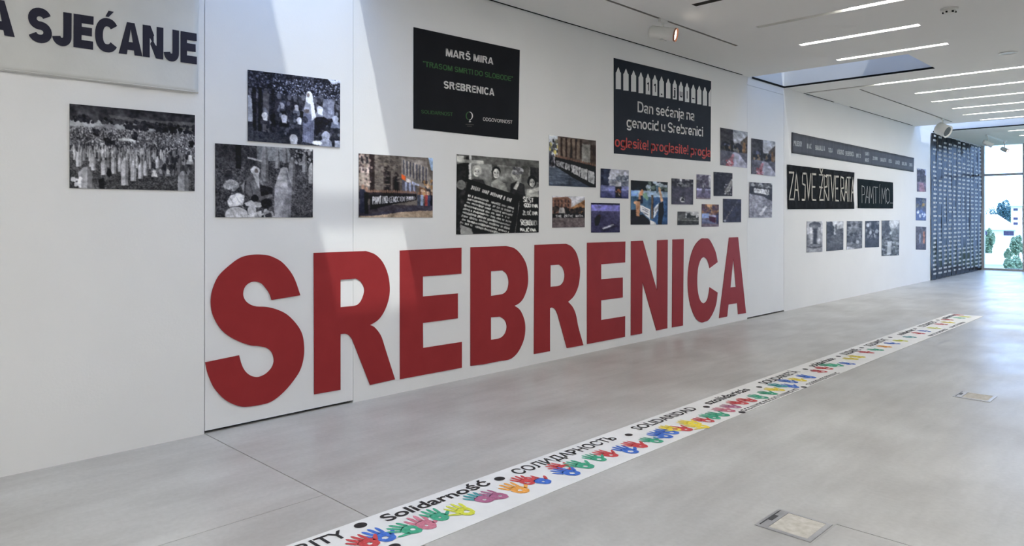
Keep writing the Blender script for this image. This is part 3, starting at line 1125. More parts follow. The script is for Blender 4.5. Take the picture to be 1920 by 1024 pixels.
def pic_gathering(P):
    P.noise(40, 10)
    P.a[:] = (52, 54, 62)
    P.dabs(2200, 0, 0, 1, .30, .008, .010, [(34, 34, 42), (40, 40, 48), (54, 56, 66), (92, 96, 114), (36, 36, 42)], .9)
    P.dabs(240, .25, .06, 1, .30, .006, .008, [(136, 142, 164), (112, 118, 140), (170, 176, 198)])
    P.dabs(16, .85, 0, 1, .05, .02, .02, [(190, 196, 214)])
    P.noise(26, 14)
    for i in range(34):
        u, v = P.r.uniform(0, 1), P.r.uniform(.28, .42)
        k = P.r.randint(40, 96)
        P.scarf(u, v, .030, (k + 20, k + 22, k + 34), (k * .7, k * .7, k * .8), 1.5, 7)
    for u, w, k in ((.06, .05, 34), (.12, .04, 30), (.18, .06, 88), (.25, .05, 40)):
        P.poly([(u - w / 2, .30), (u + w / 2, .30), (u + w / 2, .85), (u - w / 2, .85)], (k, k, k + 6)); P.ell(u, .27, .02, .04, (k - 8, k - 8, k))
    P.poly([(0, .34), (.04, .40), (.05, .72), (0, .74)], (150, 154, 166)); P.poly([(0, .72), (.05, .72), (.06, 1), (.0, 1)], (60, 62, 70))
    P.dabs(140, .15, .40, 1, .85, .014, .026, [(36, 36, 44), (48, 48, 58), (66, 68, 80), (112, 116, 130), (90, 92, 106)], .8)
    P.poly([(.80, .3), (.92, .3), (.93, .58), (.78, .58)], (120, 124, 142)); P.noise(40, 20, .3, .58, .78, .93)
    for a in ((.17, .62, .040, (196, 198, 206), (52, 52, 60)), (.35, .45, .028, (150, 152, 166), (70, 72, 84)), (.37, .63, .042, (168, 170, 182), (36, 36, 44)), (.50, .46, .030, (150, 152, 164), (92, 96, 110)), (.53, .64, .036, (188, 192, 206), (60, 62, 72)), (.76, .46, .045, (190, 194, 208), (120, 124, 138)), (.94, .58, .045, (170, 176, 196), (110, 116, 136)), (.47, .92, .06, (170, 172, 180), (70, 70, 78)), (.83, .84, .06, (160, 166, 186), (140, 146, 166))):
        P.scarf(*a)
    P.poly([(.71, .58), (.80, .56), (.88, .62), (.80, .74), (.72, .86), (.70, .80)], (34, 34, 42))
    P.poly([(.565, .95), (.575, .55), (.60, .42), (.68, .42), (.70, .56), (.69, .97)], (104, 108, 128))
    P.poly([(.575, .52), (.60, .34), (.68, .34), (.685, .55)], (140, 144, 160))
    P.ell(.64, .27, .034, .06, (212, 216, 226)); P.poly([(.605, .27), (.675, .27), (.715, .58), (.67, .64), (.655, .40), (.60, .36)], (212, 216, 226)); P.ell(.628, .27, .016, .034, (120, 112, 112))
    P.ell(.595, .63, .03, .05, (48, 50, 60)); P.ell(.61, .50, .03, .03, (90, 86, 90))
    P.ell(.73, .95, .06, .03, (206, 210, 220)); P.box(.93, .90, 1, 1, (170, 176, 196))
    for k in range(5):
        P.line((.585 + k * .022, .60), (.575 + k * .026, .95), .008, (80, 84, 104), .7)
    P.noise(90, 16)


def pic_mourners(P):
    P.a[:] = (72, 72, 76)
    P.noise(120, 34); P.noise(60, 20); P.noise(16, 12)
    P.box(0, 0, .4, .3, (56, 56, 60), .7); P.noise(60, 14, 0, .3, 0, .4)
    P.box(.19, 0, .245, .33, (32, 32, 36))
    P.box(.40, 0, .74, .20, (120, 122, 126)); P.noise(50, 18, 0, .2, .4, .75)
    P.box(.80, .02, 1, .30, (58, 58, 62)); P.dabs(60, .8, .0, 1, .22, .014, .02, GREY(30, 44, 120, 150))
    for u, v, w, h, k in ((.48, .49, .075, .5, 132), (.61, .30, .05, .3, 124), (.69, .22, .05, .24, 118), (.765, .55, .07, .42, 128), (.90, .34, .05, .28, 126), (.975, .50, .06, .3, 142)):
        P.tomb(u, v, w, h, (k, k, k + 4))
    P.poly([(.31, .16), (.45, .2), (.45, .225), (.31, .185)], (170, 170, 174))
    P.poly([(.29, .66), (.30, .46), (.35, .38), (.43, .40), (.50, .56), (.56, .70), (.46, .76), (.34, .72)], (102, 102, 106)); P.poly([(.36, .48), (.44, .44), (.47, .58), (.38, .60)], (124, 124, 128)); P.line((.40, .50), (.50, .62), .03, (86, 86, 90)); P.line((.33, .5), (.36, .7), .02, (80, 80, 84))
    P.poly([(.43, .54), (.56, .58), (.56, .66), (.44, .70)], (42, 42, 46))
    P.ell(.385, .34, .046, .055, (196, 196, 200)); P.poly([(.345, .34), (.42, .36), (.425, .60), (.37, .44)], (186, 186, 190)); P.ell(.395, .35, .02, .032, (110, 104, 104))
    P.scarf(.13, .42, .05, (54, 54, 58), (70, 70, 74)); P.ell(.15, .56, .075, .08, (134, 134, 138)); P.noise(90, 30, .48, .64, .08, .22)
    P.poly([(.24, .56), (.28, .5), (.27, .66)], (150, 150, 154))
    P.box(0, .62, .15, 1, (64, 64, 68)); P.noise(80, 34, .6, 1, 0, .16)
    P.poly([(.11, .78), (.14, .70), (.22, .66), (.28, .70), (.26, .82), (.13, .86)], (196, 196, 200))
    P.poly([(.27, .80), (.34, .76), (.45, .80), (.44, .86), (.30, .84)], (178, 178, 182)); P.ell(.38, .73, .04, .05, (40, 40, 44)); P.ell(.5, .80, .06, .07, (38, 38, 42))
    P.ell(.20, .97, .11, .12, (176, 176, 180)); P.ell(.35, .90, .045, .07, (170, 170, 174)); P.poly([(.31, .96), (.44, .90), (.46, 1), (.31, 1)], (190, 190, 194)); P.dabs(20, .46, .90, .57, 1, .02, .03, GREY(60, 140, 170))
    P.poly([(.58, 1), (.58, .56), (.645, .30), (.675, .275), (.715, .29), (.765, .56), (.75, 1)], (136, 136, 142)); P.poly([(.58, .56), (.645, .30), (.675, .275), (.715, .29), (.765, .56)], (152, 152, 156))
    P.poly([(.70, .30), (.765, .56), (.75, 1), (.72, 1), (.72, .56)], (116, 116, 122))
    P.line((.60, .6), (.70, .95), .008, (150, 150, 156), .6); P.line((.72, .6), (.62, .95), .008, (150, 150, 156), .6)
    for u_, v_ in ((.14, .74), (.2, .72), (.24, .8), (.16, .93), (.24, .95), (.35, .86), (.4, .95)):
        P.line((u_, v_), (u_ + .03, v_ + .07), .012, (140, 140, 144), .8)
    P.noise(120, 14)


def pic_street(P):
    P.a[:] = (104, 98, 94)
    P.poly([(0, 0), (.16, 0), (.16, .5), (0, .5)], (142, 132, 124)); P.noise(30, 22, 0, .5, 0, .16)
    for u in (.03, .09):
        P.box(u, .04, u + .03, .15, (58, 56, 60)); P.box(u, .22, u + .04, .30, (190, 176, 172))
    P.poly([(.13, 0), (.22, 0), (.22, .62), (.14, .62)], (48, 42, 42))
    P.poly([(.20, 0), (.56, .02), (.56, .62), (.20, .62)], (96, 90, 86)); P.noise(24, 14, 0, .6, .2, .56)
    for u, t in ((.36, .14), (.48, .26)):
        P.poly([(u - .05, .62), (u - .05, t + .12), (u - .03, t + .04), (u, t), (u + .03, t + .04), (u + .05, t + .12), (u + .05, .62)], (56, 50, 50)); P.poly([(u - .03, .62), (u - .03, t + .14), (u, t + .06), (u + .03, t + .14), (u + .03, .62)], (34, 31, 34))
    P.dabs(120, .2, 0, .56, .5, .02, .012, [(120, 112, 104), (80, 74, 72), (104, 98, 94), (66, 60, 60)], .6); P.dabs(60, 0, 0, .16, .5, .012, .02, [(170, 150, 144), (96, 84, 84), (60, 54, 58)], .7)
    P.poly([(.55, .03), (.90, .06), (.98, .4), (.95, .55), (.55, .35)], (132, 126, 122))
    for i in range(8):
        u = .575 + i * .045
        P.poly([(u, .06 + i * .015), (u + .02, .06 + i * .015), (u + .02, .30 + i * .02), (u, .29 + i * .02)], (86, 86, 96)); P.poly([(u + .02, .06 + i * .015), (u + .032, .06 + i * .015), (u + .032, .30 + i * .02), (u + .02, .3 + i * .02)], (164, 158, 152))
    P.poly([(.93, 0), (1, 0), (1, .22), (.97, .2)], (150, 170, 196))
    P.poly([(.55, .29), (.61, .33), (.61, .40), (.55, .36)], (196, 96, 54)); P.poly([(.62, .35), (.68, .38), (.68, .43), (.62, .41)], (190, 184, 184)); P.poly([(.70, .40), (.80, .45), (.80, .48), (.70, .45)], (172, 176, 200))
    P.poly([(.56, .38), (.76, .5), (.76, .66), (.56, .62)], (84, 84, 96))
    for u in (.6, .655, .71):
        P.box(u, .42, u + .03, .62, (138, 144, 166))
    P.poly([(.80, .48), (1, .56), (1, .72), (.80, .66)], (112, 84, 66)); P.dabs(30, .84, .38, 1, .62, .02, .03, [(150, 120, 90), (70, 66, 70), (180, 160, 140)])
    P.grad(.80, 1, (66, 62, 68), (72, 68, 74))
    P.poly([(.2, .93), (1, .74), (1, 1), (0, 1), (0, .95)], (62, 60, 70)); P.poly([(.18, .97), (.6, .90), (1, .875), (1, 1), (0, 1), (0, .975)], (156, 140, 124))
    for i in range(26):
        u = .02 + i * .029
        P.ell(u, .58 + .004 * (i % 3), .013, .028, (120, 96, 84)); P.box(u - .015, .60, u + .015, .70, (46, 42, 46))
    P.poly([(.14, .64), (.76, .62), (.76, .71), (.45, .78), (.14, .88)], (30, 29, 33))
    P.write('PAMTIMO', (.175, .795), (.37, .765), .125, .115, .014, (190, 190, 194)); P.write('GENOCID', (.385, .76), (.58, .735), .10, .08, .011, (176, 176, 182)); P.write('U SREBRENICI', (.585, .733), (.745, .70), .075, .055, .008, (168, 168, 174))
    P.box(.01, .56, .09, .93, (52, 54, 68)); P.ell(.05, .52, .02, .04, (160, 130, 116)); P.box(.07, .60, .115, .94, (28, 26, 30)); P.ell(.095, .55, .02, .04, (150, 122, 108))
    for u, c in ((.79, (70, 74, 86)), (.84, (150, 164, 190)), (.90, (140, 70, 70)), (.94, (60, 66, 90)), (.98, (40, 40, 48))):
        P.box(u - .02, .62, u + .02, .80, c); P.ell(u, .595, .012, .026, (140, 112, 98))
    P.noise(90, 8)


def pic_protest(P):
    P.a[:] = (110, 110, 108)
    P.noise(14, 28); P.noise(40, 12)
    P.box(0, 0, 1, .1, (74, 74, 72), .7); P.box(.10, .02, .14, .34, (30, 30, 30)); P.box(.135, 0, .16, .34, (196, 196, 194)); P.box(0, .06, .3, .10, (160, 160, 156)); P.box(0, .02, .08, .09, (176, 176, 172))
    P.poly([(0, .12), (.10, .10), (.10, .5), (0, .6)], (42, 42, 42)); P.ell(.05, .38, .05, .06, (120, 120, 118))
    P.box(.40, .1, .46, .3, (70, 70, 68)); P.box(.76, .08, .86, .4, (84, 84, 82)); P.box(.88, .1, 1, .3, (52, 52, 52))
    def face(u, v, r, hair, hr, tone=182):
        P.ell(u, v - r * .30, r * hr * .72, r * hr * .95, hair)
        P.ell(u, v + r * .05, r * .62, r * .98, (tone, tone, tone - 4))
        P.ell(u + r * .32, v + r * .1, r * .28, r * .8, (tone * .72,) * 3, .7)
        for k in (-.26, .26):
            P.ell(u + r * k, v - r * .08, r * .15, r * .09, (66, 66, 64)); P.ell(u + r * k, v - r * .26, r * .19, r * .05, (90, 90, 88))
        P.line((u, v - r * .05), (u - r * .04, v + r * .28), r * .14, (tone * .75,) * 3)
        P.ell(u, v + r * .52, r * .26, r * .10, (84, 80, 80)); P.ell(u, v + r * .50, r * .18, r * .05, (200, 200, 196))
    P.poly([(.14, .44), (.17, .30), (.30, .30), (.34, .44)], (60, 60, 60)); face(.225, .21, .058, (150, 150, 146), 1.3)
    P.poly([(.37, .50), (.40, .33), (.46, .28), (.56, .34), (.60, .46), (.56, .52)], (140, 140, 136)); face(.45, .21, .062, (34, 34, 34), 1.2, 190)
    P.poly([(.60, .58), (.63, .34), (.70, .30), (.80, .34), (.82, .56)], (46, 46, 46)); P.poly([(.66, .4), (.72, .3), (.74, .32), (.70, .42)], (170, 170, 166)); face(.70, .22, .066, (160, 160, 154), 1.35, 150); P.dabs(30, .66, .12, .77, .2, .02, .02, GREY(120, 190, 90))
    P.poly([(.82, .55), (.84, .40), (.98, .38), (1, .55)], (150, 150, 146)); face(.905, .31, .058, (24, 24, 24), 1.45, 176); P.poly([(.86, .42), (1, .36), (1, .42), (.88, .46)], (180, 180, 176))
    P.box(0, .45, .1, 1, (40, 40, 40)); P.noise(30, 16, .4, 1, 0, .1)
    P.poly([(.12, .30), (.745, .50), (.68, 1.02), (.02, 1.02), (.05, .86)], (24, 24, 24)); P.poly([(.04, .87), (.17, .93), (.19, 1), (.05, 1)], (126, 126, 124))
    def slant(u, v, du, dv, k, wd, c, gap):
        n = max(3, int(k))
        for i in range(n):
            if P.r.rand() < gap:
                continue
            a, b = i / n, (i + .72) / n
            P.line((u + du * a, v + dv * a), (u + du * b, v + dv * b), wd * P.r.uniform(.7, 1.1), c)
    slant(.165, .405, .48, .155, 24, .055, (208, 208, 204), .14)
    for i in range(9):
        t = i / 8
        slant(.115 - .075 * t, .505 + .34 * t, .56, .165 + .02 * t, 40, .028, (200, 200, 196), .13)
    P.poly([(.75, .52), (1, .50), (1, 1), (.69, 1)], (28, 28, 28))
    for s_, u0, u1, v, h in (('ŠEST', .785, .93, .57, .055), ('GODINA', .80, .985, .645, .05), ('ZLOČINA', .78, .98, .75, .055), ('SREBRENICI', .755, .98, .89, .07), ('MAJČINA', .75, .96, .975, .045)):
        P.write(s_, (u0, v), (u1, v + .01), h, h, .012, (206, 206, 202))
    P.noise(90, 6)


def pic_columns(P):
    P.a[:] = (84, 76, 72)
    P.poly([(0, 0), (.18, 0), (.16, .45), (0, .5)], (176, 180, 186)); P.dabs(40, 0, .1, .18, .45, .02, .04, [(90, 92, 96), (190, 180, 120), (120, 116, 100), (60, 60, 64)])
    for i, u in enumerate((.17, .27, .37, .47, .57)):
        P.box(u, .02, u + .06, .42, (110, 98, 88)); P.box(u + .06, .02, u + .10, .42, (54, 44, 40))
    P.box(.68, .1, .86, .48, (124, 122, 118)); P.box(.86, .1, 1, .5, (62, 52, 46)); P.noise(20, 12, 0, .5)
    P.grad(.62, 1, (88, 96, 108), (60, 66, 78)); P.dabs(40, 0, .62, .5, .95, .10, .006, [(120, 128, 140), (70, 76, 88)], .6)
    P.dabs(26, 0, .40, .14, .6, .02, .05, [(40, 40, 46), (70, 70, 78), (150, 150, 156)])
    for i in range(17):
        u = .14 + i * .052
        v = .40 + .15 * (u - .14)
        P.ell(u, v, .02, .03, (110, 84, 72)); P.box(u - .026, v + .02, u + .026, v + .18, (34, 31, 34))
    P.poly([(.12, .47), (1, .55), (1, 1), (.90, 1), (.50, .82), (.12, .60)], (28, 27, 30))
    P.write('GENOCID', (.14, .585), (.38, .665), .10, .13, .016, (150, 150, 152)); P.write('U SREBR', (.39, .67), (.60, .76), .135, .18, .02, (158, 158, 160)); P.write('PAMTIMO', (.62, .78), (.95, .93), .19, .26, .028, (166, 166, 168))
    P.noise(60, 7)


def pic_plaza(P, seed_tint=(0, 0, 0)):
    P.grad(0, .62, (170, 172, 184), (186, 188, 196)); P.noise(8, 8)
    P.dabs(60, 0, .02, .26, .55, .07, .07, [(40, 42, 56), (52, 56, 72), (62, 66, 84)]); P.dabs(60, .58, .22, .98, .58, .05, .05, [(74, 80, 92), (120, 126, 136), (96, 100, 112)]); P.dabs(20, .3, .3, .6, .58, .06, .06, [(110, 114, 128), (140, 142, 152)])
    P.grad(.58, 1, (104, 108, 144), (56, 58, 92)); P.poly([(0, .62), (1, .58), (1, .70), (0, .76)], (122, 126, 168)); P.noise(24, 8, .58, 1)
    P.box(.51, .42, .70, .60, (160, 160, 168)); P.box(.51, .58, .72, .97, (28, 28, 34)); P.ell(.615, .70, .05, .05, (120, 80, 60)); P.dabs(14, .53, .76, .69, .9, .03, .04, [(120, 84, 64), (40, 36, 40), (150, 140, 130)])


def pic_monument(P):
    P.grad(0, .6, (176, 176, 182), (150, 148, 150))
    P.poly([(0, .05), (.45, .02), (.56, .10), (.56, .6), (0, .6)], (116, 88, 76)); P.noise(24, 18, .05, .6, 0, .56)
    for i in range(5):
        for j in range(3):
            P.box(.06 + i * .10, .12 + j * .13, .10 + i * .10, .20 + j * .13, (64, 54, 54))
    P.poly([(.56, .36), (.80, .22), (1, .10), (1, .56), (.56, .56)], (140, 104, 74)); P.noise(24, 20, .2, .56, .56, 1)
    P.dabs(40, 0, .36, 1, .54, .06, .05, [(42, 38, 38), (60, 54, 50)]); P.poly([(.18, .55), (.22, .36), (.34, .36), (.39, .55)], (176, 172, 170))
    P.box(0, .54, 1, .70, (40, 38, 40)); P.write('SVE ŽRTVE RATA', (.1, .66), (.93, .66), .065, .065, .02, (176, 176, 176))
    P.grad(.70, 1, (106, 98, 98), (92, 84, 86)); P.noise(40, 12, .7, 1)


def pic_square(P):
    P.grad(0, .3, (110, 108, 168), (128, 126, 186)); P.box(0, 0, 1, .06, (40, 38, 52)); P.noise(20, 14, 0, .3)
    P.grad(.29, 1, (74, 72, 100), (52, 50, 72)); P.noise(30, 10, .3, 1)
    P.poly([(.12, .75), (.12, .50), (.20, .42), (.30, .46), (.30, .62), (.24, .76)], (28, 28, 34)); P.ell(.27, .43, .05, .05, (60, 44, 40))
    P.line((.38, .86), (.78, .72), .05, (170, 170, 180)); P.line((.42, .92), (.9, .76), .03, (40, 38, 50))


def pic_hands(P):
    P.a[:] = (70, 96, 120)
    P.box(0, 0, 1, .22, (34, 38, 40)); P.dabs(40, .4, 0, 1, .2, .05, .04, [(52, 66, 60), (28, 30, 32), (90, 100, 96), (150, 160, 170)])
    P.box(0, .22, 1, .36, (150, 170, 190)); P.box(.0, .22, .18, .36, (128, 158, 204)); P.noise(20, 10, .2, .4)
    P.poly([(.55, .36), (1, .36), (1, 1), (.55, 1)], (58, 84, 120)); P.noise(18, 12, .36, 1)
    P.poly([(.0, .8), (.3, .76), (.55, .95), (.55, 1), (0, 1)], (24, 22, 28)); P.poly([(.74, .5), (.86, .46), (.88, .7), (.82, 1), (.72, 1)], (20, 20, 24)); P.box(0, .66, .18, .9, (36, 30, 38)); P.poly([(.5, .88), (.66, .95), (.66, 1), (.5, 1)], (190, 190, 190))
    P.poly([(.14, .80), (.12, .56), (.17, .42), (.24, .46), (.22, .80)], (186, 142, 112)); P.poly([(.19, .46), (.22, .26), (.28, .18), (.33, .22), (.29, .46)], (180, 136, 108)); P.box(.16, .43, .26, .47, (22, 20, 24)); P.poly([(.30, .3), (.40, .26), (.46, .40), (.42, .45), (.33, .38)], (112, 140, 124)); P.ell(.12, .5, .05, .04, (200, 160, 130)); P.box(.25, .34, .31, .52, (30, 38, 56))
    P.poly([(.72, .14), (.77, .12), (.86, .44), (.80, .48)], (190, 158, 132)); P.poly([(.66, .12), (.72, .08), (.72, .24), (.66, .26)], (80, 100, 120))
    P.box(.53, .32, .59, .86, (66, 58, 52)); P.box(.545, .34, .56, .86, (150, 120, 96))
    P.poly([(.23, .54), (.50, .64), (.50, .88), (.24, .68)], (216, 220, 228)); P.poly([(.60, .62), (.74, .48), (.72, .66), (.60, .86)], (206, 212, 222))
    for k in (.60, .64, .70):
        P.line((.29, k), (.46, k + .07), .018, (110, 110, 116)); P.line((.63, k + .06), (.71, k - .02), .014, (120, 120, 126))
    P.noise(60, 6)


def pic_dark_pavement(P):
    P.a[:] = (70, 68, 80); P.noise(30, 10); P.box(0, 0, 1, .30, (58, 56, 64)); P.box(.22, .16, .52, .29, (104, 102, 106)); P.dabs(20, 0, 0, 1, .28, .06, .04, GREY(40, 90, 120)); P.box(.36, 0, .46, .1, (176, 176, 180)); P.box(.6, 0, .8, .05, (160, 160, 166))
    for r_ in (.22, .34, .46):
        P.ell(.46, .8, r_ * 1.2, r_, (78, 76, 88), .3)
    P.ell(.47, .80, .11, .10, (176, 176, 178)); P.ell(.47, .80, .05, .05, (50, 50, 56)); P.dabs(10, .36, .72, .58, .9, .03, .02, GREY(40, 190))


def pic_fountain(P):
    P.grad(0, .2, (150, 148, 160), (120, 116, 130)); P.dabs(60, .05, .08, .9, .5, .12, .06, [(84, 80, 94), (70, 66, 80), (100, 96, 108), (120, 118, 130)]); P.poly([(.8, .08), (1, 0), (1, .5), (.88, .5)], (160, 160, 168))
    P.box(0, .50, 1, .58, (70, 68, 84)); P.box(0, .56, 1, .66, (150, 150, 178)); P.grad(.66, 1, (112, 108, 132), (96, 90, 110)); P.box(.38, .52, .58, .74, (84, 82, 96)); P.ell(.46, .47, .06, .06, (180, 180, 186)); P.box(0, .93, 1, 1, (126, 116, 122))


def pic_paper_trail(P):
    P.a[:] = (50, 48, 56); P.noise(40, 10); P.noise(10, 6); P.box(0, 0, .2, 1, (42, 40, 48), .6)
    P.poly([(.55, .82), (.92, .26), (1, .22), (1, .5), (.72, .92)], (124, 122, 122)); P.dabs(40, .55, .5, .95, .92, .03, .02, GREY(60, 90, 180, 200), .8); P.poly([(.9, .3), (1, .2), (1, .34)], (190, 190, 192)); P.dabs(18, 0, 0, 1, .15, .05, .02, GREY(70, 84))


def pic_skyline(P):
    P.grad(0, .5, (150, 150, 152), (188, 188, 190)); P.box(0, 0, .35, .5, (80, 80, 80)); P.poly([(.4, .5), (.42, .15), (.55, .1), (.62, .3), (.85, .3), (.86, .5)], (56, 56, 56)); P.box(.94, .4, 1, .6, (40, 40, 40))
    P.grad(.48, 1, (92, 92, 90), (44, 44, 44)); P.noise(14, 22, .45, 1); P.line((0, .62), (1, .66), .06, (124, 124, 122))


def pic_table(P):
    P.a[:] = (104, 84, 84); P.dabs(60, 0, 0, 1, .42, .08, .05, [(130, 96, 80), (84, 70, 84), (150, 120, 90), (70, 64, 84)]); P.box(.3, 0, .6, .14, (186, 150, 120)); P.box(0, .40, .42, .62, (134, 150, 188)); P.poly([(0, .62), (.45, .68), (1, .86), (1, 1), (0, 1)], (96, 100, 124)); P.poly([(.40, .46), (.9, .48), (.88, .58), (.44, .54)], (150, 150, 176)); P.poly([(.4, .54), (.78, .58), (.76, .82), (.42, .72)], (70, 34, 58)); P.poly([(.8, .42), (.95, .4), (.96, .86), (.84, .88)], (60, 62, 90)); P.grad(.88, 1, (110, 100, 110), (104, 94, 104)); P.noise(30, 8)


def pic_night(P):
    P.a[:] = (56, 56, 70); P.noise(30, 7)
    for i in range(16):
        t = i / 15
        P.ell(.08 + .68 * t + P.r.uniform(-.04, .04), .92 - .8 * t, .035, .014, (150, 140, 130) if i < 9 else (112, 106, 110))
    P.ell(.1, .92, .06, .03, (160, 160, 166))


def pic_promenade(P, lift=0):
    P.grad(0, .35, (138 + lift, 142 + lift, 150 + lift), (150, 150, 156)); P.poly([(0, 0), (.45, .0), (.45, .2), (.5, .5), (0, .6)], (60, 58, 62)); P.poly([(1, .1), (.86, .2), (.72, .3), (.70, .6), (1, .7)], (74, 66, 60)); P.noise(24, 20, 0, .6)
    P.dabs(40, .1, .38, 1, .6, .06, .05, [(44, 44, 52), (84, 86, 104), (30, 28, 32), (116, 100, 84)]); P.box(.36, .30, .44, .64, (30, 26, 28)); P.box(.82, .3, .90, .6, (110, 84, 60))
    P.grad(.6, 1, (88, 88, 98), (78, 76, 84)); P.poly([(.46, .60), (.66, .62), (1, .92), (1, 1), (.2, 1)], (146, 146, 160)); P.noise(40, 12, .6, 1)
    P.poly([(.42, .66), (.50, .66), (.40, 1), (.18, 1)], (150, 110, 120)); P.dabs(34, .2, .8, .46, 1, .025, .018, [(150, 74, 80), (160, 110, 118), (176, 168, 178), (120, 70, 78)])


def pic_cobbles(P):
    P.grad(0, .25, (120, 120, 130), (60, 60, 66)); P.dabs(50, 0, 0, 1, .18, .07, .04, GREY(60, 90, 140, 160)); P.a[int(.32 * P.h):] = (128, 128, 138); P.noise(36, 26, .30, 1); P.noise(12, 8, .3, 1)
    P.poly([(0, .12), (1, .16), (1, .52), (.55, .38), (0, .32)], (52, 52, 58)); P.write('ODGOVORNOST', (.20, .285), (.84, .345), .12, .15, .022, (200, 200, 204)); P.line((.46, .92), (.72, .66), .07, (198, 198, 204))


def pic_arch(P):
    P.a[:] = (168, 168, 172); P.poly([(0, .42), (.12, .4), (.2, .06), (.82, .06), (.88, .4), (1, .42), (1, .9), (0, .9)], (142, 142, 146)); P.ell(.5, .12, .36, .10, (70, 70, 74)); P.box(.12, .10, .88, .18, (84, 84, 88)); P.ell(.5, .22, .26, .09, (110, 110, 114)); P.box(.40, .24, .62, .80, (60, 58, 62)); P.box(.22, .2, .34, .75, (176, 176, 180)); P.box(.70, .2, .80, .75, (170, 170, 174)); P.box(0, .42, .12, .9, (108, 108, 112)); P.ell(.5, .80, .48, .07, (74, 74, 78)); P.ell(.5, .78, .44, .04, (120, 120, 124)); P.grad(.88, 1, (140, 140, 144), (128, 128, 132)); P.noise(50, 14)


def pic_trees(P):
    P.grad(0, .5, (176, 178, 182), (150, 150, 154)); P.dabs(90, 0, .08, .34, .7, .10, .06, GREY(50, 60, 70)); P.dabs(60, .66, .30, 1, .7, .10, .06, GREY(74, 84, 96)); P.poly([(.5, .12), (.58, .12), (.6, .5), (.5, .5)], (92, 92, 96)); P.dabs(60, 0, .45, 1, .72, .10, .05, GREY(64, 78, 92)); P.grad(.72, 1, (84, 84, 88), (66, 66, 70)); P.noise(40, 12)


def pic_stones(P):
    P.a[:] = (92, 92, 96); P.noise(40, 24); P.box(.2, 0, .7, .25, (120, 120, 124), .7); P.dabs(60, 0, .1, 1, .8, .10, .05, GREY(54, 72, 96, 116)); P.ell(.68, .75, .10, .06, (156, 156, 160)); P.poly([(0, .88), (.45, .95), (.5, 1), (0, 1)], (158, 158, 162)); P.noise(50, 12)


def pic_street_night(P):
    P.a[:] = (62, 62, 70); P.noise(30, 22); P.dabs(26, 0, .05, 1, .6, .07, .05, GREY(34, 44, 90, 120)); P.ell(.18, .16, .10, .07, (170, 172, 178)); P.ell(.35, .45, .09, .06, (150, 150, 156)); P.ell(.8, .4, .13, .07, (140, 142, 148)); P.dabs(10, .2, .5, .8, .68, .04, .03, GREY(150, 120)); P.grad(.72, 1, (62, 62, 68), (54, 54, 60)); P.noise(40, 8)


def pic_rubble(P):
    P.grad(0, .4, (180, 182, 184), (150, 152, 154)); P.dabs(80, 0, 0, .36, .5, .10, .06, GREY(60, 76, 92)); P.poly([(.5, .4), (.7, .25), (1, .05), (1, .6), (.5, .6)], (112, 114, 116)); P.a[int(.5 * P.h):] = (86, 88, 88); P.noise(40, 34, .4, 1); P.dabs(70, 0, .5, 1, 1, .05, .025, GREY(50, 120, 150), .8); P.poly([(.30, .60), (.54, .58), (.52, .95), (.28, .97)], (160, 162, 164)); P.noise(60, 14)


def pic_far_a(P):
    P.grad(0, .3, (170, 174, 190), (120, 120, 140)); P.dabs(50, 0, .05, .8, .6, .14, .07, [(60, 52, 60), (80, 72, 80), (50, 44, 52)]); P.grad(.6, 1, (110, 96, 110), (84, 74, 90)); P.poly([(.3, .6), (.7, .6), (.9, 1), (.2, 1)], (132, 100, 110)); P.noise(24, 12)


def pic_far_b(P):
    P.a[:] = (74, 78, 100); P.dabs(30, 0, 0, 1, .4, .14, .06, [(60, 64, 84), (96, 92, 90), (50, 50, 64)]); P.ell(.68, .3, .12, .08, (150, 120, 70)); P.poly([(0, .6), (.5, .5), (1, .7), (1, 1), (0, 1)], (84, 96, 136)); P.dabs(8, .1, .55, .9, .85, .10, .05, [(190, 196, 210), (170, 176, 196)]); P.noise(20, 8)


def pic_far_c(P):
    P.a[:] = (84, 78, 84); P.noise(24, 22); P.box(.66, .2, .84, .72, (150, 100, 80)); P.box(.30, .3, .42, .8, (110, 112, 124)); P.grad(.75, 1, (74, 68, 78), (66, 60, 70)); P.noise(30, 8)


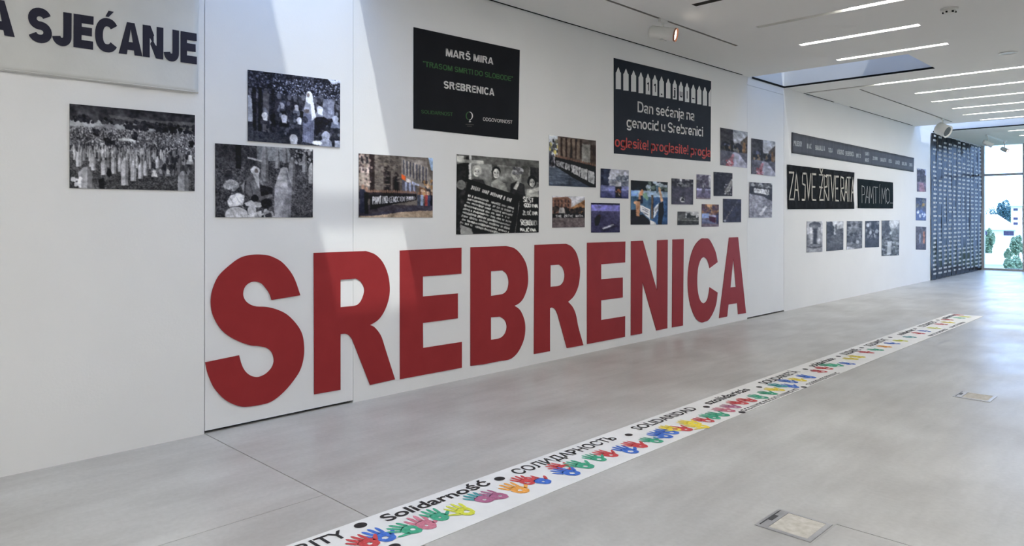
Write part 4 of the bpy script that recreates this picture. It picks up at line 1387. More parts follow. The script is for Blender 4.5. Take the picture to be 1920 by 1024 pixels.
PHOTOS = [
    ((130, 194.5), (364.8, 216), (364.4, 358.2), (130, 352.7), pic_cemetery, 'black-and-white photo of a crowded cemetery hillside under the grey banner'),
    ((464.1, 130.9), (637.1, 151.6), (636.8, 276.6), (464.1, 264.3), pic_gathering, 'black-and-white photo of a standing woman in white headscarf among seated women'),
    ((402.9, 268.8), (586.2, 280.4), (585.6, 407.7), (403.5, 407.4), pic_mourners, 'black-and-white photo of women sitting beside a tall pointed gravestone'),
    ((671.8, 287.8), (810.7, 296.7), (810.3, 408), (672.2, 407.5), pic_street, 'colour street photo with a long black banner and orange shop sign'),
    ((855.8, 289.2), (1009.6, 301.7), (1009.2, 435.8), (854.8, 439.6), pic_protest, 'black-and-white photo of four women behind a tilted black placard of text'),
    ((1028.9, 253.3), (1116.6, 264), (1116.6, 351.7), (1028.9, 348), pic_columns, 'colour photo of people with a black banner before a colonnade'),
    ((1125.8, 315.9), (1178.1, 319.5), (1177.7, 372.6), (1125.4, 370.6), pic_plaza, 'small bluish photo of a square with pale sky and a dark figure'),
    ((1035, 367.5), (1096, 368.7), (1095.5, 426), (1035, 427), pic_monument, 'small colour photo of a cobbled square with brick buildings and monument'),
    ((1107.8, 380.4), (1161.3, 381.5), (1161.3, 435.8), (1107.8, 436.2), pic_square, 'small violet-grey photo of a crouching figure on paving'),
    ((1182.5, 338.1), (1251.3, 342), (1250.8, 421), (1182.2, 421.3), pic_hands, 'colour photo of raised arms holding white paper ribbons'),
    ((1258.6, 334.5), (1299.2, 336.9), (1298.9, 383.8), (1258.6, 383), pic_dark_pavement, 'small dark photo of paving with a pale ring near its lower edge'),
    ((1305.5, 326.7), (1332, 328.4), (1331.3, 373.8), (1305.2, 372.8), pic_fountain, 'narrow violet-grey photo of trees above a low pale wall'),
    ((1337.5, 322.2), (1372.7, 324.8), (1372.3, 367.8), (1337.7, 367.3), pic_paper_trail, 'small dark photo with a pale paper trail slanting up at right'),
    ((1270.3, 396.7), (1309, 397), (1309.4, 421.4), (1269.7, 422), pic_skyline, 'smallest wide dark photo with a black skyline against pale sky'),
    ((1315.3, 382.7), (1347, 383.8), (1346.9, 424.8), (1315.3, 425.3), pic_table, 'small colour photo with a pale blue sheet and a maroon table'),
    ((1355.2, 372.8), (1389, 373.8), (1388.8, 416.6), (1355.2, 417), pic_night, 'small near-black photo with a slanting trail of light specks'),
    ((1350, 239.3), (1401, 248), (1400.3, 315.2), (1350.5, 309.6), pic_promenade, 'upright street photo with a white path, beside the navy tombstone banner'),
    ((1408.5, 259.5), (1453, 265.7), (1452.8, 330.7), (1408.2, 325.7), lambda P: pic_promenade(P, 20), 'upright street photo with a white path, on the narrow far door leaf'),
    ((1404.8, 341.6), (1447.3, 343.9), (1446.6, 408), (1403.9, 408), pic_cobbles, 'black-and-white photo of cobbles with a white-lettered black banner'),
    ((1512.3, 415), (1541.6, 415), (1541.4, 472), (1511.7, 473.4), pic_arch, 'pale grey photo of an arched doorway, first in the row below the cloths'),
    ((1549.2, 415), (1581, 414.6), (1580.5, 468.5), (1549.2, 471), pic_trees, 'grey photo of dark trees under pale sky, second in the low row'),
    ((1587.5, 414.6), (1616.2, 414.6), (1615.8, 465.4), (1587, 468.3), pic_stones, 'mottled grey photo, middle one of five in the low row'),
    ((1622, 414.6), (1648, 414), (1647.6, 463.2), (1621.5, 464.2), pic_street_night, 'darkest photo of the low row, with a few bright lights'),
    ((1652.7, 413.6), (1686, 413), (1685, 478.8), (1652.7, 480.2), pic_rubble, 'tallest photo of the low row, grey rubble with a white slab'),
    ((1719.1, 315.7), (1735.7, 317.8), (1735.7, 359.7), (1719.1, 359.2), pic_far_a, 'topmost of three narrow photos next to the black hanging strips'),
    ((1717, 370.5), (1736.2, 371.8), (1735.7, 413.7), (1717, 413.2), pic_far_b, 'middle one of three narrow photos next to the black hanging strips'),
    ((1717, 424.5), (1736.2, 425.6), (1735.7, 468.6), (1717, 468), pic_far_c, 'lowest of three narrow photos next to the black hanging strips'),
]


def photo(k, tl, tr, br, bl, fn, label):
    q = wquad((tl, tr, br, bl))
    w = int(max(28, (tr[0] - tl[0]) * 1.0))
    h = int(max(40, max(bl[1] - tl[1], br[1] - tr[1]) * 1.0))
    P = Pic(w, h, seed=20 + k)
    fn(P)
    c = P.colors()
    u, v = np.linspace(0, 1, w), np.linspace(0, 1, h)
    U, V = np.meshgrid(u, v)
    Q = np.array(q)
    yz = (Q[0][:, None, None] * ((1 - U) * (1 - V)) + Q[1][:, None, None] * (U * (1 - V)) + Q[2][:, None, None] * (U * V) + Q[3][:, None, None] * ((1 - U) * V))
    n = w * h
    co = np.empty((n + 4, 3))
    co[:n, 0] = 0.007
    co[:n, 1], co[:n, 2] = yz[0].ravel(), yz[1].ravel()
    co[n:, 0] = 0.001
    co[n:, 1:] = Q
    I = np.arange(n).reshape(h, w)
    F = np.stack([I[:-1, :-1], I[1:, :-1], I[1:, 1:], I[:-1, 1:]], -1).reshape(-1, 4)
    TLi, TRi, BRi, BLi = 0, w - 1, n - 1, n - w
    S = np.array([[TLi, TRi, n + 1, n], [TRi, BRi, n + 2, n + 1], [BRi, BLi, n + 3, n + 2], [BLi, TLi, n, n + 3]])
    F = np.vstack([F, S])
    me = bpy.data.meshes.new('photo_print')
    me.vertices.add(len(co)); me.vertices.foreach_set('co', co.ravel())
    me.loops.add(F.size); me.loops.foreach_set('vertex_index', F.ravel())
    me.polygons.add(len(F)); me.polygons.foreach_set('loop_start', np.arange(0, F.size, 4)); me.polygons.foreach_set('loop_total', np.full(len(F), 4))
    me.update(calc_edges=True)
    at = me.color_attributes.new('ink', 'FLOAT_COLOR', 'POINT')
    rgba = np.ones((len(co), 4))
    rgba[:n, :3] = c.reshape(-1, 3)
    rgba[n:, :3] = 0.35
    at.data.foreach_set('color', rgba.ravel())
    me.materials.append(MATS['photo_ink'])
    o = bpy.data.objects.new('photo_print', me)
    COL.objects.link(o)
    tag(o, label, 'photograph', 'photographs mounted on the white wall')


for k, p in enumerate(PHOTOS):
    photo(k, *p)

# ------------------------------------------------------------------ banners


def cloth_obj(name, q, mat, disp, nu=40, nv=20, x=0.004, edge=None, parent=None):
    v, f = [], []
    for j in range(nv + 1):
        for i in range(nu + 1):
            u_, v_ = i / nu, j / nv
            if edge:
                u_, v_ = edge(u_, v_)
            y, z = bilerp(q, u_, v_)
            v.append((x + disp(y, z), y, z))
    n = len(v)
    for j in range(nv):
        for i in range(nu):
            a = j * (nu + 1) + i
            f.append((a, a + nu + 1, a + nu + 2, a + 1))
    o = mesh_obj(name, v, f, mat, parent, smooth=True)
    md = o.modifiers.new('thickness', 'SOLIDIFY')
    md.thickness = 0.0015
    md.offset = -1
    return o


def wave(*terms, base=0.0):
    return lambda y, z: base + sum(a * (0.5 + 0.5 * math.sin(ky * y + kz * z + ph)) for a, ky, kz, ph in terms)


# light grey cloth banner at the upper left, running out of the picture
br = wall(370, 176)
bl = wall(0, 133)
yl = -0.45
zl = bl[1] + (bl[1] - br[1]) / (bl[0] - br[0]) * (yl - bl[0])
d0 = wave((0.010, 7, 3, 0.2), (0.007, 13, -6, 1.0), (0.004, 4, 17, 2.0), base=0.002)
b0 = empty('cloth_banner', (0, 0.8, zl))
tag(b0, 'light grey cloth banner with big dark navy capitals above the cemetery photo', 'banner')
Q0 = [(yl, 3.62), (br[0] + 0.01, 3.60), br, (yl, zl)]
cloth_obj('cloth', Q0, 'cloth_grey', d0, 60, 30, parent=b0)
hem = [(0.006 + d0(y, z), y, z) for y, z in (bilerp(Q0, t / 40, 0.992) for t in range(41))]
hm = MB()
for a, b in zip(hem, hem[1:]):
    hm.tube(a, b, 0.004, n=6, caps=False)
hm.build('hem', 'cloth_grey', b0, True)
sign_wall('SJEĆANJE', wquad([(51, 13), (367.8, 63.5), (367.6, 121.5), (51, 77)]), 'ink_navy', b0, 0.0075, .25, d0, gap=.055)
sign_wall('A', wquad([(-30, -4), (26.8, 6), (26.6, 71), (-30, 62)]), 'ink_navy', b0, 0.0075, .25, d0, gap=.055)


def board(q, x0, x1, name, mat, parent):
    v = [(x1, *p) for p in q] + [(x0, *p) for p in q]
    f = [(3, 2, 1, 0), (0, 1, 5, 4), (1, 2, 6, 5), (2, 3, 7, 6), (3, 0, 4, 7)]
    return mesh_obj(name, v, f, mat, parent)


# black peace-march banner
q = wquad([(775, 51), (974, 94), (971, 262), (775, 241)])
b1 = empty('march_banner', (0, q[3][0], q[3][1]))
tag(b1, 'square black banner with white and green lettering and a round emblem', 'banner')
board(q, 0.001, 0.006, 'sheet', 'vinyl_black', b1)
T = 0.0075
for s_, pts, mt, bo in (
        ('MARŠ MIRA', [(835, 91), (924.3, 108.8), (924, 121.3), (835, 105.4)], 'ink_white', .022),
        ('“TRASOM SMRTI DO SLOBODE”', [(792, 114.5), (960.7, 143.7), (960.5, 153), (792, 124.8)], 'ink_green', .022),
        ('SREBRENICA', [(831, 151.6), (926, 166.6), (926, 180), (831, 165.5)], 'ink_white', .026),
        ('SOLIDARNOST', [(789, 206), (848, 211.4), (848, 218), (789, 212.5)], 'ink_green', .03),
        ('ODGOVORNOST', [(904.6, 220), (959.7, 226.3), (959.7, 232.3), (904.6, 226.5)], 'ink_white', .03)):
    sign_wall(s_, wquad(pts), mt, b1, T, .20 if len(s_) < 11 else (.165 if 'DO' in s_[:18] and len(s_) > 15 else .135), gap=.09, split=(mt == 'ink_white' and len(s_) < 11))


def arc_strip(cx, cy, rx, ry, a0, a1, w0, w1, n=16):
    m = MB()
    P = []
    for i in range(n + 1):
        a = math.radians(a0 + (a1 - a0) * i / n)
        w_ = w0 + (w1 - w0) * math.sin(math.pi * i / n)
        P.append((wall(cx + (rx - w_ / 2) * math.cos(a), cy - (ry - w_ / 2) * math.sin(a)), wall(cx + (rx + w_ / 2) * math.cos(a), cy - (ry + w_ / 2) * math.sin(a))))
    for (a, b), (c, d) in zip(P, P[1:]):
        m.quad((T, *a), (T, *b), (T, *d), (T, *c))
    return m


em = arc_strip(879, 217.5, 5.8, 7.4, 90, -80, .7, 2.2)
for (u0, v0, u1, v1) in ((879.2, 224.5, 881.2, 226.6), (878.3, 227.2, 880.2, 229.4), (880.6, 227.4, 882.2, 229.2)):
    p = [wall(u0, v0), wall(u1, v0), wall(u1, v1), wall(u0, v1)]
    em.quad(*[(T, *a) for a in p])
em.build('emblem', 'ink_white', b1)
arc_strip(879, 217.5, 5.8, 7.4, 90, 270, .7, 1.8).build('emblem', 'ink_green', b1)
tl = MB()
rnd = random.Random(4)
for v_, u0, u1 in ((232.6, 872, 886.5), (235.8, 875, 883)):
    u = u0
    while u < u1:
        w_ = rnd.uniform(.7, 1.5)
        p = [wall(u, v_ + (u - 872) * .07), wall(u + w_, v_ + (u - 872) * .07), wall(u + w_, v_ + 1.1 + (u - 872) * .07), wall(u, v_ + 1.1 + (u - 872) * .07)]
        tl.quad(*[(T, *a) for a in p])
        u += w_ + .4
tl.build('fine_print', 'slot_grey', b1)['kind'] = 'stuff'

# navy banner with the row of pointed gravestones
ZS = (.22457, 1010, 80)
zz = lambda x, y: wall(ZS[1] + x * ZS[0], ZS[2] + y * ZS[0])
q = [zz(625, 128), zz(1437, 322), zz(1432, 993), zz(627, 925)]
b2 = empty('gravestone_banner', (0, q[3][0], q[3][1]))
tag(b2, 'dark navy banner with a row of white pointed gravestone shapes and red bottom line', 'banner')
board(q, 0.001, 0.006, 'sheet', 'vinyl_navy', b2)
ST = [(640, 683, 205, 390), (703, 747, 218, 402), (768, 810, 232, 412), (830, 870, 247, 424), (890, 928, 258, 434), (946, 987, 270, 445), (1003, 1042, 282, 457), (1060, 1097, 300, 467), (1115, 1150, 310, 476), (1167, 1202, 325, 487), (1217, 1253, 337, 498), (1270, 1305, 350, 507), (1320, 1355, 360, 517), (1367, 1402, 370, 527), (1415, 1434, 381, 534)]
for i, (a, b, t, bt) in enumerate(ST):
    hgt = bt - t
    sh = t + hgt * .24
    k = 5 if i < 14 else 4
    mid = (a + b) / 2
    if i < 14:
        P_ = [(a, bt - 3), (a, sh), (a + (b - a) * .18, sh - hgt * .05), (mid - 5, t + hgt * .05), (mid, t), (mid + 5, t + hgt * .055), (b - (b - a) * .18, sh - hgt * .03), (b, sh + 3), (b, bt)]
    else:
        P_ = [(a, bt - 3), (a, sh + 8), (b - 4, sh - hgt * .15), (b, sh - hgt * .2), (b, bt)]
    pts = [zz(*p) for p in P_]
    mesh_obj('gravestone_shape', [(T - .0005, *p) for p in pts], [tuple(range(len(pts)))], 'ink_offwhite', b2)
for i, ch in ((4, '1'), (5, '1'), (6, '.'), (8, 'j'), (9, 'u'), (10, 'l'), (11, '-')):
    a, b, t, bt = ST[i]
    hgt = bt - t
    mid = (a + b) / 2
    if ch == '.':
        P_ = [(mid - 6, bt - 32), (mid + 6, bt - 30), (mid + 6, bt - 18), (mid - 6, bt - 20)]
        mesh_obj('lettering', [(T + .0005, *zz(*p)) for p in P_], [(0, 1, 2, 3)], 'vinyl_navy', b2)
    elif ch == '-':
        P_ = [(mid - 10, bt - 46), (mid + 10, bt - 43), (mid + 10, bt - 33), (mid - 10, bt - 36)]
        mesh_obj('lettering', [(T + .0005, *zz(*p)) for p in P_], [(0, 1, 2, 3)], 'vinyl_navy', b2)
    else:
        hw = {'1': 8, 'j': 6, 'u': 11, 'l': 3}[ch]
        cap, base = (t + hgt * .40, bt - hgt * .20)
        sign_wall(ch, [zz(mid - hw, cap), zz(mid + hw, cap + 5), zz(mid + hw, base + 5), zz(mid - hw, base)], 'vinyl_navy', b2, T + .0005, .17)
for s_, (x0, x1, tl_, bl_, tr_, brr), mt in (
        ('Dan sećanja na', (822, 1297, 490, 580, 570, 653), 'ink_white'),
        ('genocid u Srebrenici', (730, 1368, 618, 706, 705, 785), 'ink_white'),
        ('oglasite! proglasite! progla', (632, 1433, 782, 868, 880, 955), 'ink_red')):
    sign_wall(s_, [zz(x0, tl_), zz(x1, tr_), zz(x1, brr), zz(x0, bl_)], mt, b2, T, .15, gap=.07)

# long slate banner with town names
ZS = (.13021, 1470, 240)
q = [zz(105, 62), zz(1868, 432), zz(1863, 635), zz(103, 360)]
b3 = empty('town_banner', (0, q[3][0], q[3][1]))
tag(b3, 'long narrow slate-grey banner with a row of small white town names', 'banner')
d3 = wave((0.006, 9, 1, 0.0), (0.003, 23, 2, 1.0))
cloth_obj('sheet', q, 'vinyl_slate', d3, 90, 6, 0.003, parent=b3)
for s_, x0, x1, t, b in (('PRIJEDOR', 130, 252, 185, 265), ('BIHAĆ', 322, 385, 225, 298), ('BANJALUKA', 445, 580, 250, 325), ('TUZLA', 630, 692, 285, 352), ('VIŠEGRAD', 755, 855, 310, 382), ('SREBRENICA', 878, 998, 335, 405), ('BRČKO', 1035, 1100, 368, 428), ('SANSKI', 1158, 1222, 345, 398), ('MOST', 1160, 1220, 432, 488), ('ZVORNIK', 1270, 1343, 410, 463), ('SARAJEVO', 1380, 1462, 430, 486), ('FOČA', 1500, 1550, 450, 504), ('GORAŽDE', 1595, 1662, 468, 524), ('BIJELJINA', 1692, 1762, 487, 540), ('DOBOJ', 1800, 1842, 504, 553)):
    sl = 0.10 * (x1 - x0)
    sign_wall(s_, [zz(x0, t - sl / 2 + 4), zz(x1, t + sl / 2 + 4), zz(x1, b + sl / 2), zz(x0, b - sl / 2)], 'ink_pale', b3, 0.006, .2, d3, split=False)

# two black cloths with hand-made letters
ZS = (.11458, 1465, 300)
q = [zz(85, 75), zz(1180, 205), zz(1178, 800), zz(95, 805)]
b4 = empty('taped_cloth', (0, q[3][0], q[3][1]))
tag(b4, 'black cloth with tall cream taped letters, larger of the two cloths', 'banner')
d4 = wave((0.010, 16, 5, 0.0), (0.008, 29, -9, 1.0), (0.005, 6, 12, 0.5))
cloth_obj('cloth', q, 'cloth_black', d4, 60, 24, 0.003, parent=b4)
rnd = random.Random(8)
for ch, a, b in (('Z', 105, 180), ('A', 185, 262), ('S', 315, 368), ('V', 385, 455), ('E', 478, 540), ('Ž', 598, 660), ('R', 672, 735), ('T', 715, 785), ('V', 785, 845), ('E', 858, 910), ('R', 948, 1003), ('A', 1008, 1062), ('T', 1052, 1108), ('A', 1118, 1168)):
    st = []
    for pl in GLYPH[ch]:
        P_ = []
        for gx, gy in pl:
            X = a + (b - a) * gx
            t_ = (X - 97) / 1081
            top, bas = 200 + 95 * t_, 645 + 25 * t_
            P_.append(zz(X + rnd.uniform(-3, 3), bas + (top - bas) * gy + rnd.uniform(-5, 5)))
        st.append(P_)
    stroke_mesh(st, 0.032, 0.029, .2, rnd).build('taped_letter', 'tape_cream', b4)
q = [zz(1240, 305), zz(1825, 370), zz(1818, 795), zz(1245, 790)]
b5 = empty('painted_cloth', (0, q[3][0], q[3][1]))
tag(b5, 'smaller black-green cloth with thin chalky white painted letters', 'banner')
d5 = wave((0.008, 11, 4, 0.0), (0.005, 21, -7, 1.0))
cloth_obj('cloth', q, 'cloth_deep', d5, 40, 20, 0.003, parent=b5)
for ch, a, b in (('P', 1303, 1350), ('A', 1360, 1420), ('M', 1425, 1490), ('T', 1495, 1560), ('I', 1580, 1604), ('M', 1628, 1688), ('O', 1698, 1756), ('_', 1768, 1812)):
    st = []
    for pl in GLYPH[ch] + ([[(.5, 1.08), (.8, 1.22)]] if ch == 'I' else []):
        P_ = []
        for gx, gy in pl:
            X = a + (b - a) * gx
            t_ = (X - 1300) / 460
            top, bas = 425 + 45 * t_, 700 + 14 * t_
            P_.append(zz(X + rnd.uniform(-2, 2), bas + (top - bas) * gy + rnd.uniform(-5, 5)))
        st.append(P_)
    stroke_mesh(st, 0.016 if ch != '_' else 0.007, 0.019, .3, rnd).build('painted_letter', 'chalk_white', b5)

# black glossy strips hanging on the end of the wall
NST = 11
sa, sb = 20.74, 26.10
for i in range(NST):
    y0_, y1_ = sa + (sb - sa) * i / NST, sa + (sb - sa) * (i + 1) / NST
    r = empty('hanging_strip', (0, y0_, 0))
    pos = ['first and nearest', 'second', 'third', 'fourth', 'fifth', 'sixth', 'seventh', 'eighth', 'ninth', 'tenth', 'last'][i]
    tag(r, f'black glossy hanging strip printed with names, {pos} from the white wall' if i < NST - 1 else 'black glossy hanging strip printed with names, last one beside the glass end', 'banner', 'black hanging strips')
    rnd = random.Random(50 + i)
    ph = [rnd.uniform(0, 6) for _ in range(4)]
    nu, nv = 8, 36

    def sx(u, z):
        return 0.012 + 0.030 * math.sin(math.pi * u) ** 1.0 + 0.010 * (1 + math.sin(2.6 * z + ph[0])) * u + 0.006 * (1 + math.sin(5.1 * z + ph[1])) * (1 - u)
    v, f = [], []
    for j in range(nv + 1):
        for k in range(nu + 1):
            z = 0.012 + 3.775 * j / nv
            v.append((sx(k / nu, z), y0_ + (y1_ - y0_) * (k / nu) * 0.985, z))
    for j in range(nv):
        for k in range(nu):
            a = j * (nu + 1) + k
            f.append((a, a + 1, a + nu + 2, a + nu + 1))
    mesh_obj('sheet', v, f, 'strip_black', r, True)
    pm = MB()
    z = 3.70
    while z > 0.08:
        if rnd.random() < .9:
            for half in range(2):
                u0, u1 = (.20, .50) if half == 0 else (.53, .53 + rnd.uniform(.12, .27))
                u0 += rnd.uniform(-.03, .05)
                hh = 0.050
                ya_, yb_ = y0_ + (y1_ - y0_) * u0, y0_ + (y1_ - y0_) * u1
                xa, xb = sx(u0, z) + .004, sx(u1, z) + .004
                pm.quad((xa, ya_, z), (xb, yb_, z), (xb, yb_, z + hh), (xa, ya_, z + hh))
        z -= 0.115
    pm.build('printed_names', 'strip_print', r)['kind'] = 'stuff'

# ------------------------------------------------------------------ floor banner with hand prints
fb = empty('floor_banner', (2.33, 2, 0))
tag(fb, 'long white paper banner on the floor with painted words and coloured hand prints', 'banner')
FA, FB_ = 2.105, 2.575      # wall side and room side edges
FE = 13.72
rnd = random.Random(2)
v, f = [], []
n = 60
for i in range(n + 1):
    y = 0.2 + (FE - 0.2) * i / n
    dx = 0.012 * math.sin(.55 * y + .5)
    for x, z in ((FA + dx, .0005), (FA + dx, .003), (FB_ + dx * .8, .003), (FB_ + dx * .8, .0005)):
        v.append((x, y, z))
for i in range(n):
    for k in range(3):
        a = i * 4 + k
        f.append((a, a + 1, a + 5, a + 4))
f += [(0, 3, 2, 1), (n * 4, n * 4 + 1, n * 4 + 2, n * 4 + 3)]
mesh_obj('paper', v, f, 'paper_white', fb)
ZP = 0.0045
XBASE, XCAP = 2.245, 2.150


def ypx(px, py):
    return flat(px, py)[1]


for s_, p0, p1, base, cap, bo in (
        ('SOLIDARITY', (330, 1090), (646, 1000), XBASE, XCAP, .022), ('Solidarność', (708, 970), (919, 907), XBASE, XCAP, .026), ('СОЛИДАРНОСТЬ', (961, 887), (1163, 825), XBASE + .01, XCAP + .012, .020), ('SOLIDARIDAD', (1191, 806), (1315, 769), XBASE, XCAP, .020),
        ('szolidaritás', (1333, 760), (1415, 733), XBASE, XCAP, .024), ('SOLIDARIETÀ', (1428, 720), (1502, 698), XBASE, XCAP, .020), ('solidaritate', (1520, 688), (1567, 673.5), XBASE, XCAP, .024), ('SOLIDARITÉ', (1577, 665), (1611, 656), XBASE, XCAP, .020),
        ('SOLIDARITÄT', (1622, 649), (1660, 636.5), XBASE, XCAP, .022), ('solidaritet', (1679, 628), (1712, 618.5), XBASE, XCAP, .024), ('SOLIDARITEIT', (1721, 613), (1750, 603), XBASE, XCAP, .020), ('solidariteto', (1762, 598), (1789, 589.6), XBASE, XCAP, .022)):
    if s_ == 'SOLIDARITY':      # only its last four letters are in view
        p0y = ypx(*p1) - (ypx(*p1) - ypx(545, 1022)) / .37
    else:
        p0y = ypx(*p0)
    text_floor('painted_word', s_, p0y, ypx(*p1), base, cap, 'paint_black', fb, ZP, bo, p0[0] < 1430)
for p in ((676, 986.5), (936.7, 899), (1178.8, 816.5), (1324.6, 764), (1423.5, 726.7), (1510, 693), (1572, 669), (1615.6, 653), (1669, 633), (1715.5, 617), (1758, 600.7), (739.6, 1026), (1391, 774), (1507, 726.7)):
    x, y = flat(*p)
    r = 0.034 if p[1] > 880 and p[0] != 739.6 else 0.030
    mesh_obj('painted_dot', [(x + r * .95 * math.cos(2 * math.pi * i / 20), y + r * 1.05 * math.sin(2 * math.pi * i / 20), ZP) for i in range(20)], [tuple(range(20))], 'paint_black', fb)
# second, smaller line of writing along the room side
for (p0, p1) in (((1396, 772), (1458, 747.5)), ((1463, 744), (1496, 730.5)), ((1513, 722), (1574, 699.8)), ((1735, 630), (1768, 617)), ((1775, 614), (1800, 604))):
    ya_, yb_ = ypx(*p0), ypx(*p1)
    m = MB()
    y = ya_
    while y < yb_:
        lw = rnd.uniform(.03, .045)
        x0 = 2.555
        k = rnd.randint(0, 3)
        m.box(x0 - .045, x0, y, y + .010, ZP - .0005, ZP)
        if k != 1:
            m.box(x0 - .045, x0 - .036, y, y + lw, ZP - .0005, ZP)
        if k in (0, 2):
            m.box(x0 - .010, x0, y, y + lw, ZP - .0005, ZP)
        if k in (1, 3):
            m.box(x0 - .045, x0, y + lw - .010, y + lw, ZP - .0005, ZP)
        y += lw + .016
    m.build('painted_line', 'paint_black', fb)['kind'] = 'stuff'

HC = {'red': (.50, .045, .05), 'blue': (.035, .13, .50), 'green': (.04, .32, .19), 'pink': (.50, .16, .22), 'yellow': (.75, .60, .05), 'lime': (.58, .60, .05), 'purple': (.36, .11, .21), 'orange': (.74, .33, .06), 'teal': (.05, .28, .30)}
for k_, c in HC.items():
    noisy('hand_' + k_, c, tuple(min(1, a * 1.25 + .04) for a in c), 60, .6, .25)


def hand_print(x, y, col, seed, scale=1.0, fingers=None, solid=True):
    """paint left by a palm and five fingers; fingers point to the wall side"""
    rn = random.Random(seed)
    ang = math.radians(rn.uniform(-2, 34))
    s = scale * rn.uniform(.92, 1.08)
    flip = rn.choice((1, 1, -1))
    ca, sa_ = math.cos(ang), math.sin(ang)

    def tr(a, b):     # a to the right (along the banner), b towards finger tips
        a, b = a * flip * s, b * s
        a, b = a * ca - b * sa_, a * sa_ + b * ca
        return (x - b, y + a, ZP + .0004 + (seed % 7) * .00012)
    m = MB()

    def blob(pts):
        n0 = len(m.v)
        m.v += [tr(*p) for p in pts]
        m.f.append(tuple(range(n0, n0 + len(pts))))

    def finger(a0, b0, a1, b1, w0, w1):
        d = Vector((a1 - a0, b1 - b0)).normalized()
        n_ = Vector((-d.y, d.x))
        pts = []
        for t in (0, .35, .7):
            c = Vector((a0, b0)).lerp(Vector((a1, b1)), t)
            pts.append(c + n_ * (w0 + (w1 - w0) * t) * rn.uniform(.85, 1.1))
        tip = Vector((a1, b1))
        pts += [tip + n_ * w1 * .8 - d * .003, tip + d * w1 * .8, tip - n_ * w1 * .8 - d * .003]
        for t in (.7, .35, 0):
            c = Vector((a0, b0)).lerp(Vector((a1, b1)), t)
            pts.append(c - n_ * (w0 + (w1 - w0) * t) * rn.uniform(.85, 1.1))
        blob([tuple(p) for p in pts])
    # palm as a ring with a bare hollow
    N = 22
    hol = rn.uniform(.15, .45)
    oc = []
    for i in range(N):
        a = 2 * math.pi * i / N
        k = 1 + rn.uniform(-.06, .06)
        sn = math.sin(a)
        oc.append(((.041 + .007 * sn) * k * math.copysign(abs(math.cos(a)) ** .8, math.cos(a)), .050 * k * math.copysign(abs(sn) ** .8, sn)))
    ic = [(-.004 + .043 * hol * math.cos(2 * math.pi * i / N) * (1 + rn.uniform(-.2, .2)), -.004 + .046 * hol * math.sin(2 * math.pi * i / N)) for i in range(N)]
    n0 = len(m.v)
    m.v += [tr(*p) for p in oc + ic]
    for i in range(N):
        j = (i + 1) % N
        m.f.append((n0 + i, n0 + j, n0 + N + j, n0 + N + i))
    o = m.build('hand_print', 'hand_' + col, fb)
    if fingers and fingers != col:
        m = MB()
    finger(-.034, .036, -.050, .092, .010, .0085)
    finger(-.013, .044, -.018, .114, .0105, .009)
    finger(.010, .044, .015, .112, .0105, .009)
    finger(.032, .038, .046, .098, .0095, .008)
    finger(.036, -.006, .082, .030, .011, .009)
    if fingers and fingers != col:
        m.build('finger_marks', 'hand_' + fingers, fb)
    else:
        me = o.data
        o2 = m.build('hand_print', 'hand_' + col)
        o.data = o2.data
        bpy.data.objects.remove(o2)


HANDS = [(693, 1020, 'red'), (722, 1009, 'blue'), (772, 995, 'green'), (800, 986, 'pink'), (825, 971, 'green'), (873, 961, 'lime'), (908, 938, 'purple', 'teal'), (936, 932, 'purple'), (975, 920, 'orange'), (989, 905, 'red'), (1018, 904, 'blue', 'red'), (1060, 878, 'red'), (1072, 888, 'blue'), (1097, 875, 'green'), (1123, 862, 'green'), (1145, 854, 'red'), (1182, 847, 'blue'), (1200, 837, 'red'), (1230, 828, 'green'),
         (1247, 819, 'blue'), (1259, 812, 'blue'), (1264, 806, 'yellow'), (1285, 806, 'red'), (1302, 795, 'yellow'), (1316, 801, 'yellow'), (1327, 790, 'red'), (1339, 784, 'green'), (1355, 779, 'green'), (1366, 771, 'pink'), (1378, 764, 'purple'), (1391, 757, 'red'), (1408, 752, 'red'), (1429, 746, 'green'), (1447, 739, 'green'), (1460, 732, 'yellow'), (1466, 725, 'teal'), (1487, 726, 'blue'), (1485, 717, 'blue'), (1502, 714, 'yellow'), (1519, 708, 'blue'), (1542, 697.5, 'red'), (1552, 692, 'red'), (1559, 687, 'green'), (1572, 686, 'green'), (1595, 683, 'blue'), (1601, 674, 'yellow'), (1613, 670, 'yellow'), (1630, 662, 'red'), (1648, 657, 'green'), (1664, 651, 'orange'), (1679, 645, 'blue'), (1694, 640, 'lime'), (1711, 633, 'teal'), (1727, 626, 'red'), (1738, 622, 'blue'), (1757, 616.5, 'lime'), (1770, 609, 'red'), (1783, 605.6, 'yellow'), (1781, 600.5, 'red'), (1803, 597, 'green'), (1814, 594.6, 'lime'), (1801, 591.5, 'red')]
for k, hp in enumerate(HANDS):
    x, y = flat(hp[0], hp[1])
    hand_print(x, y, hp[2], 300 + k, 1.12, hp[3] if len(hp) > 3 else None)

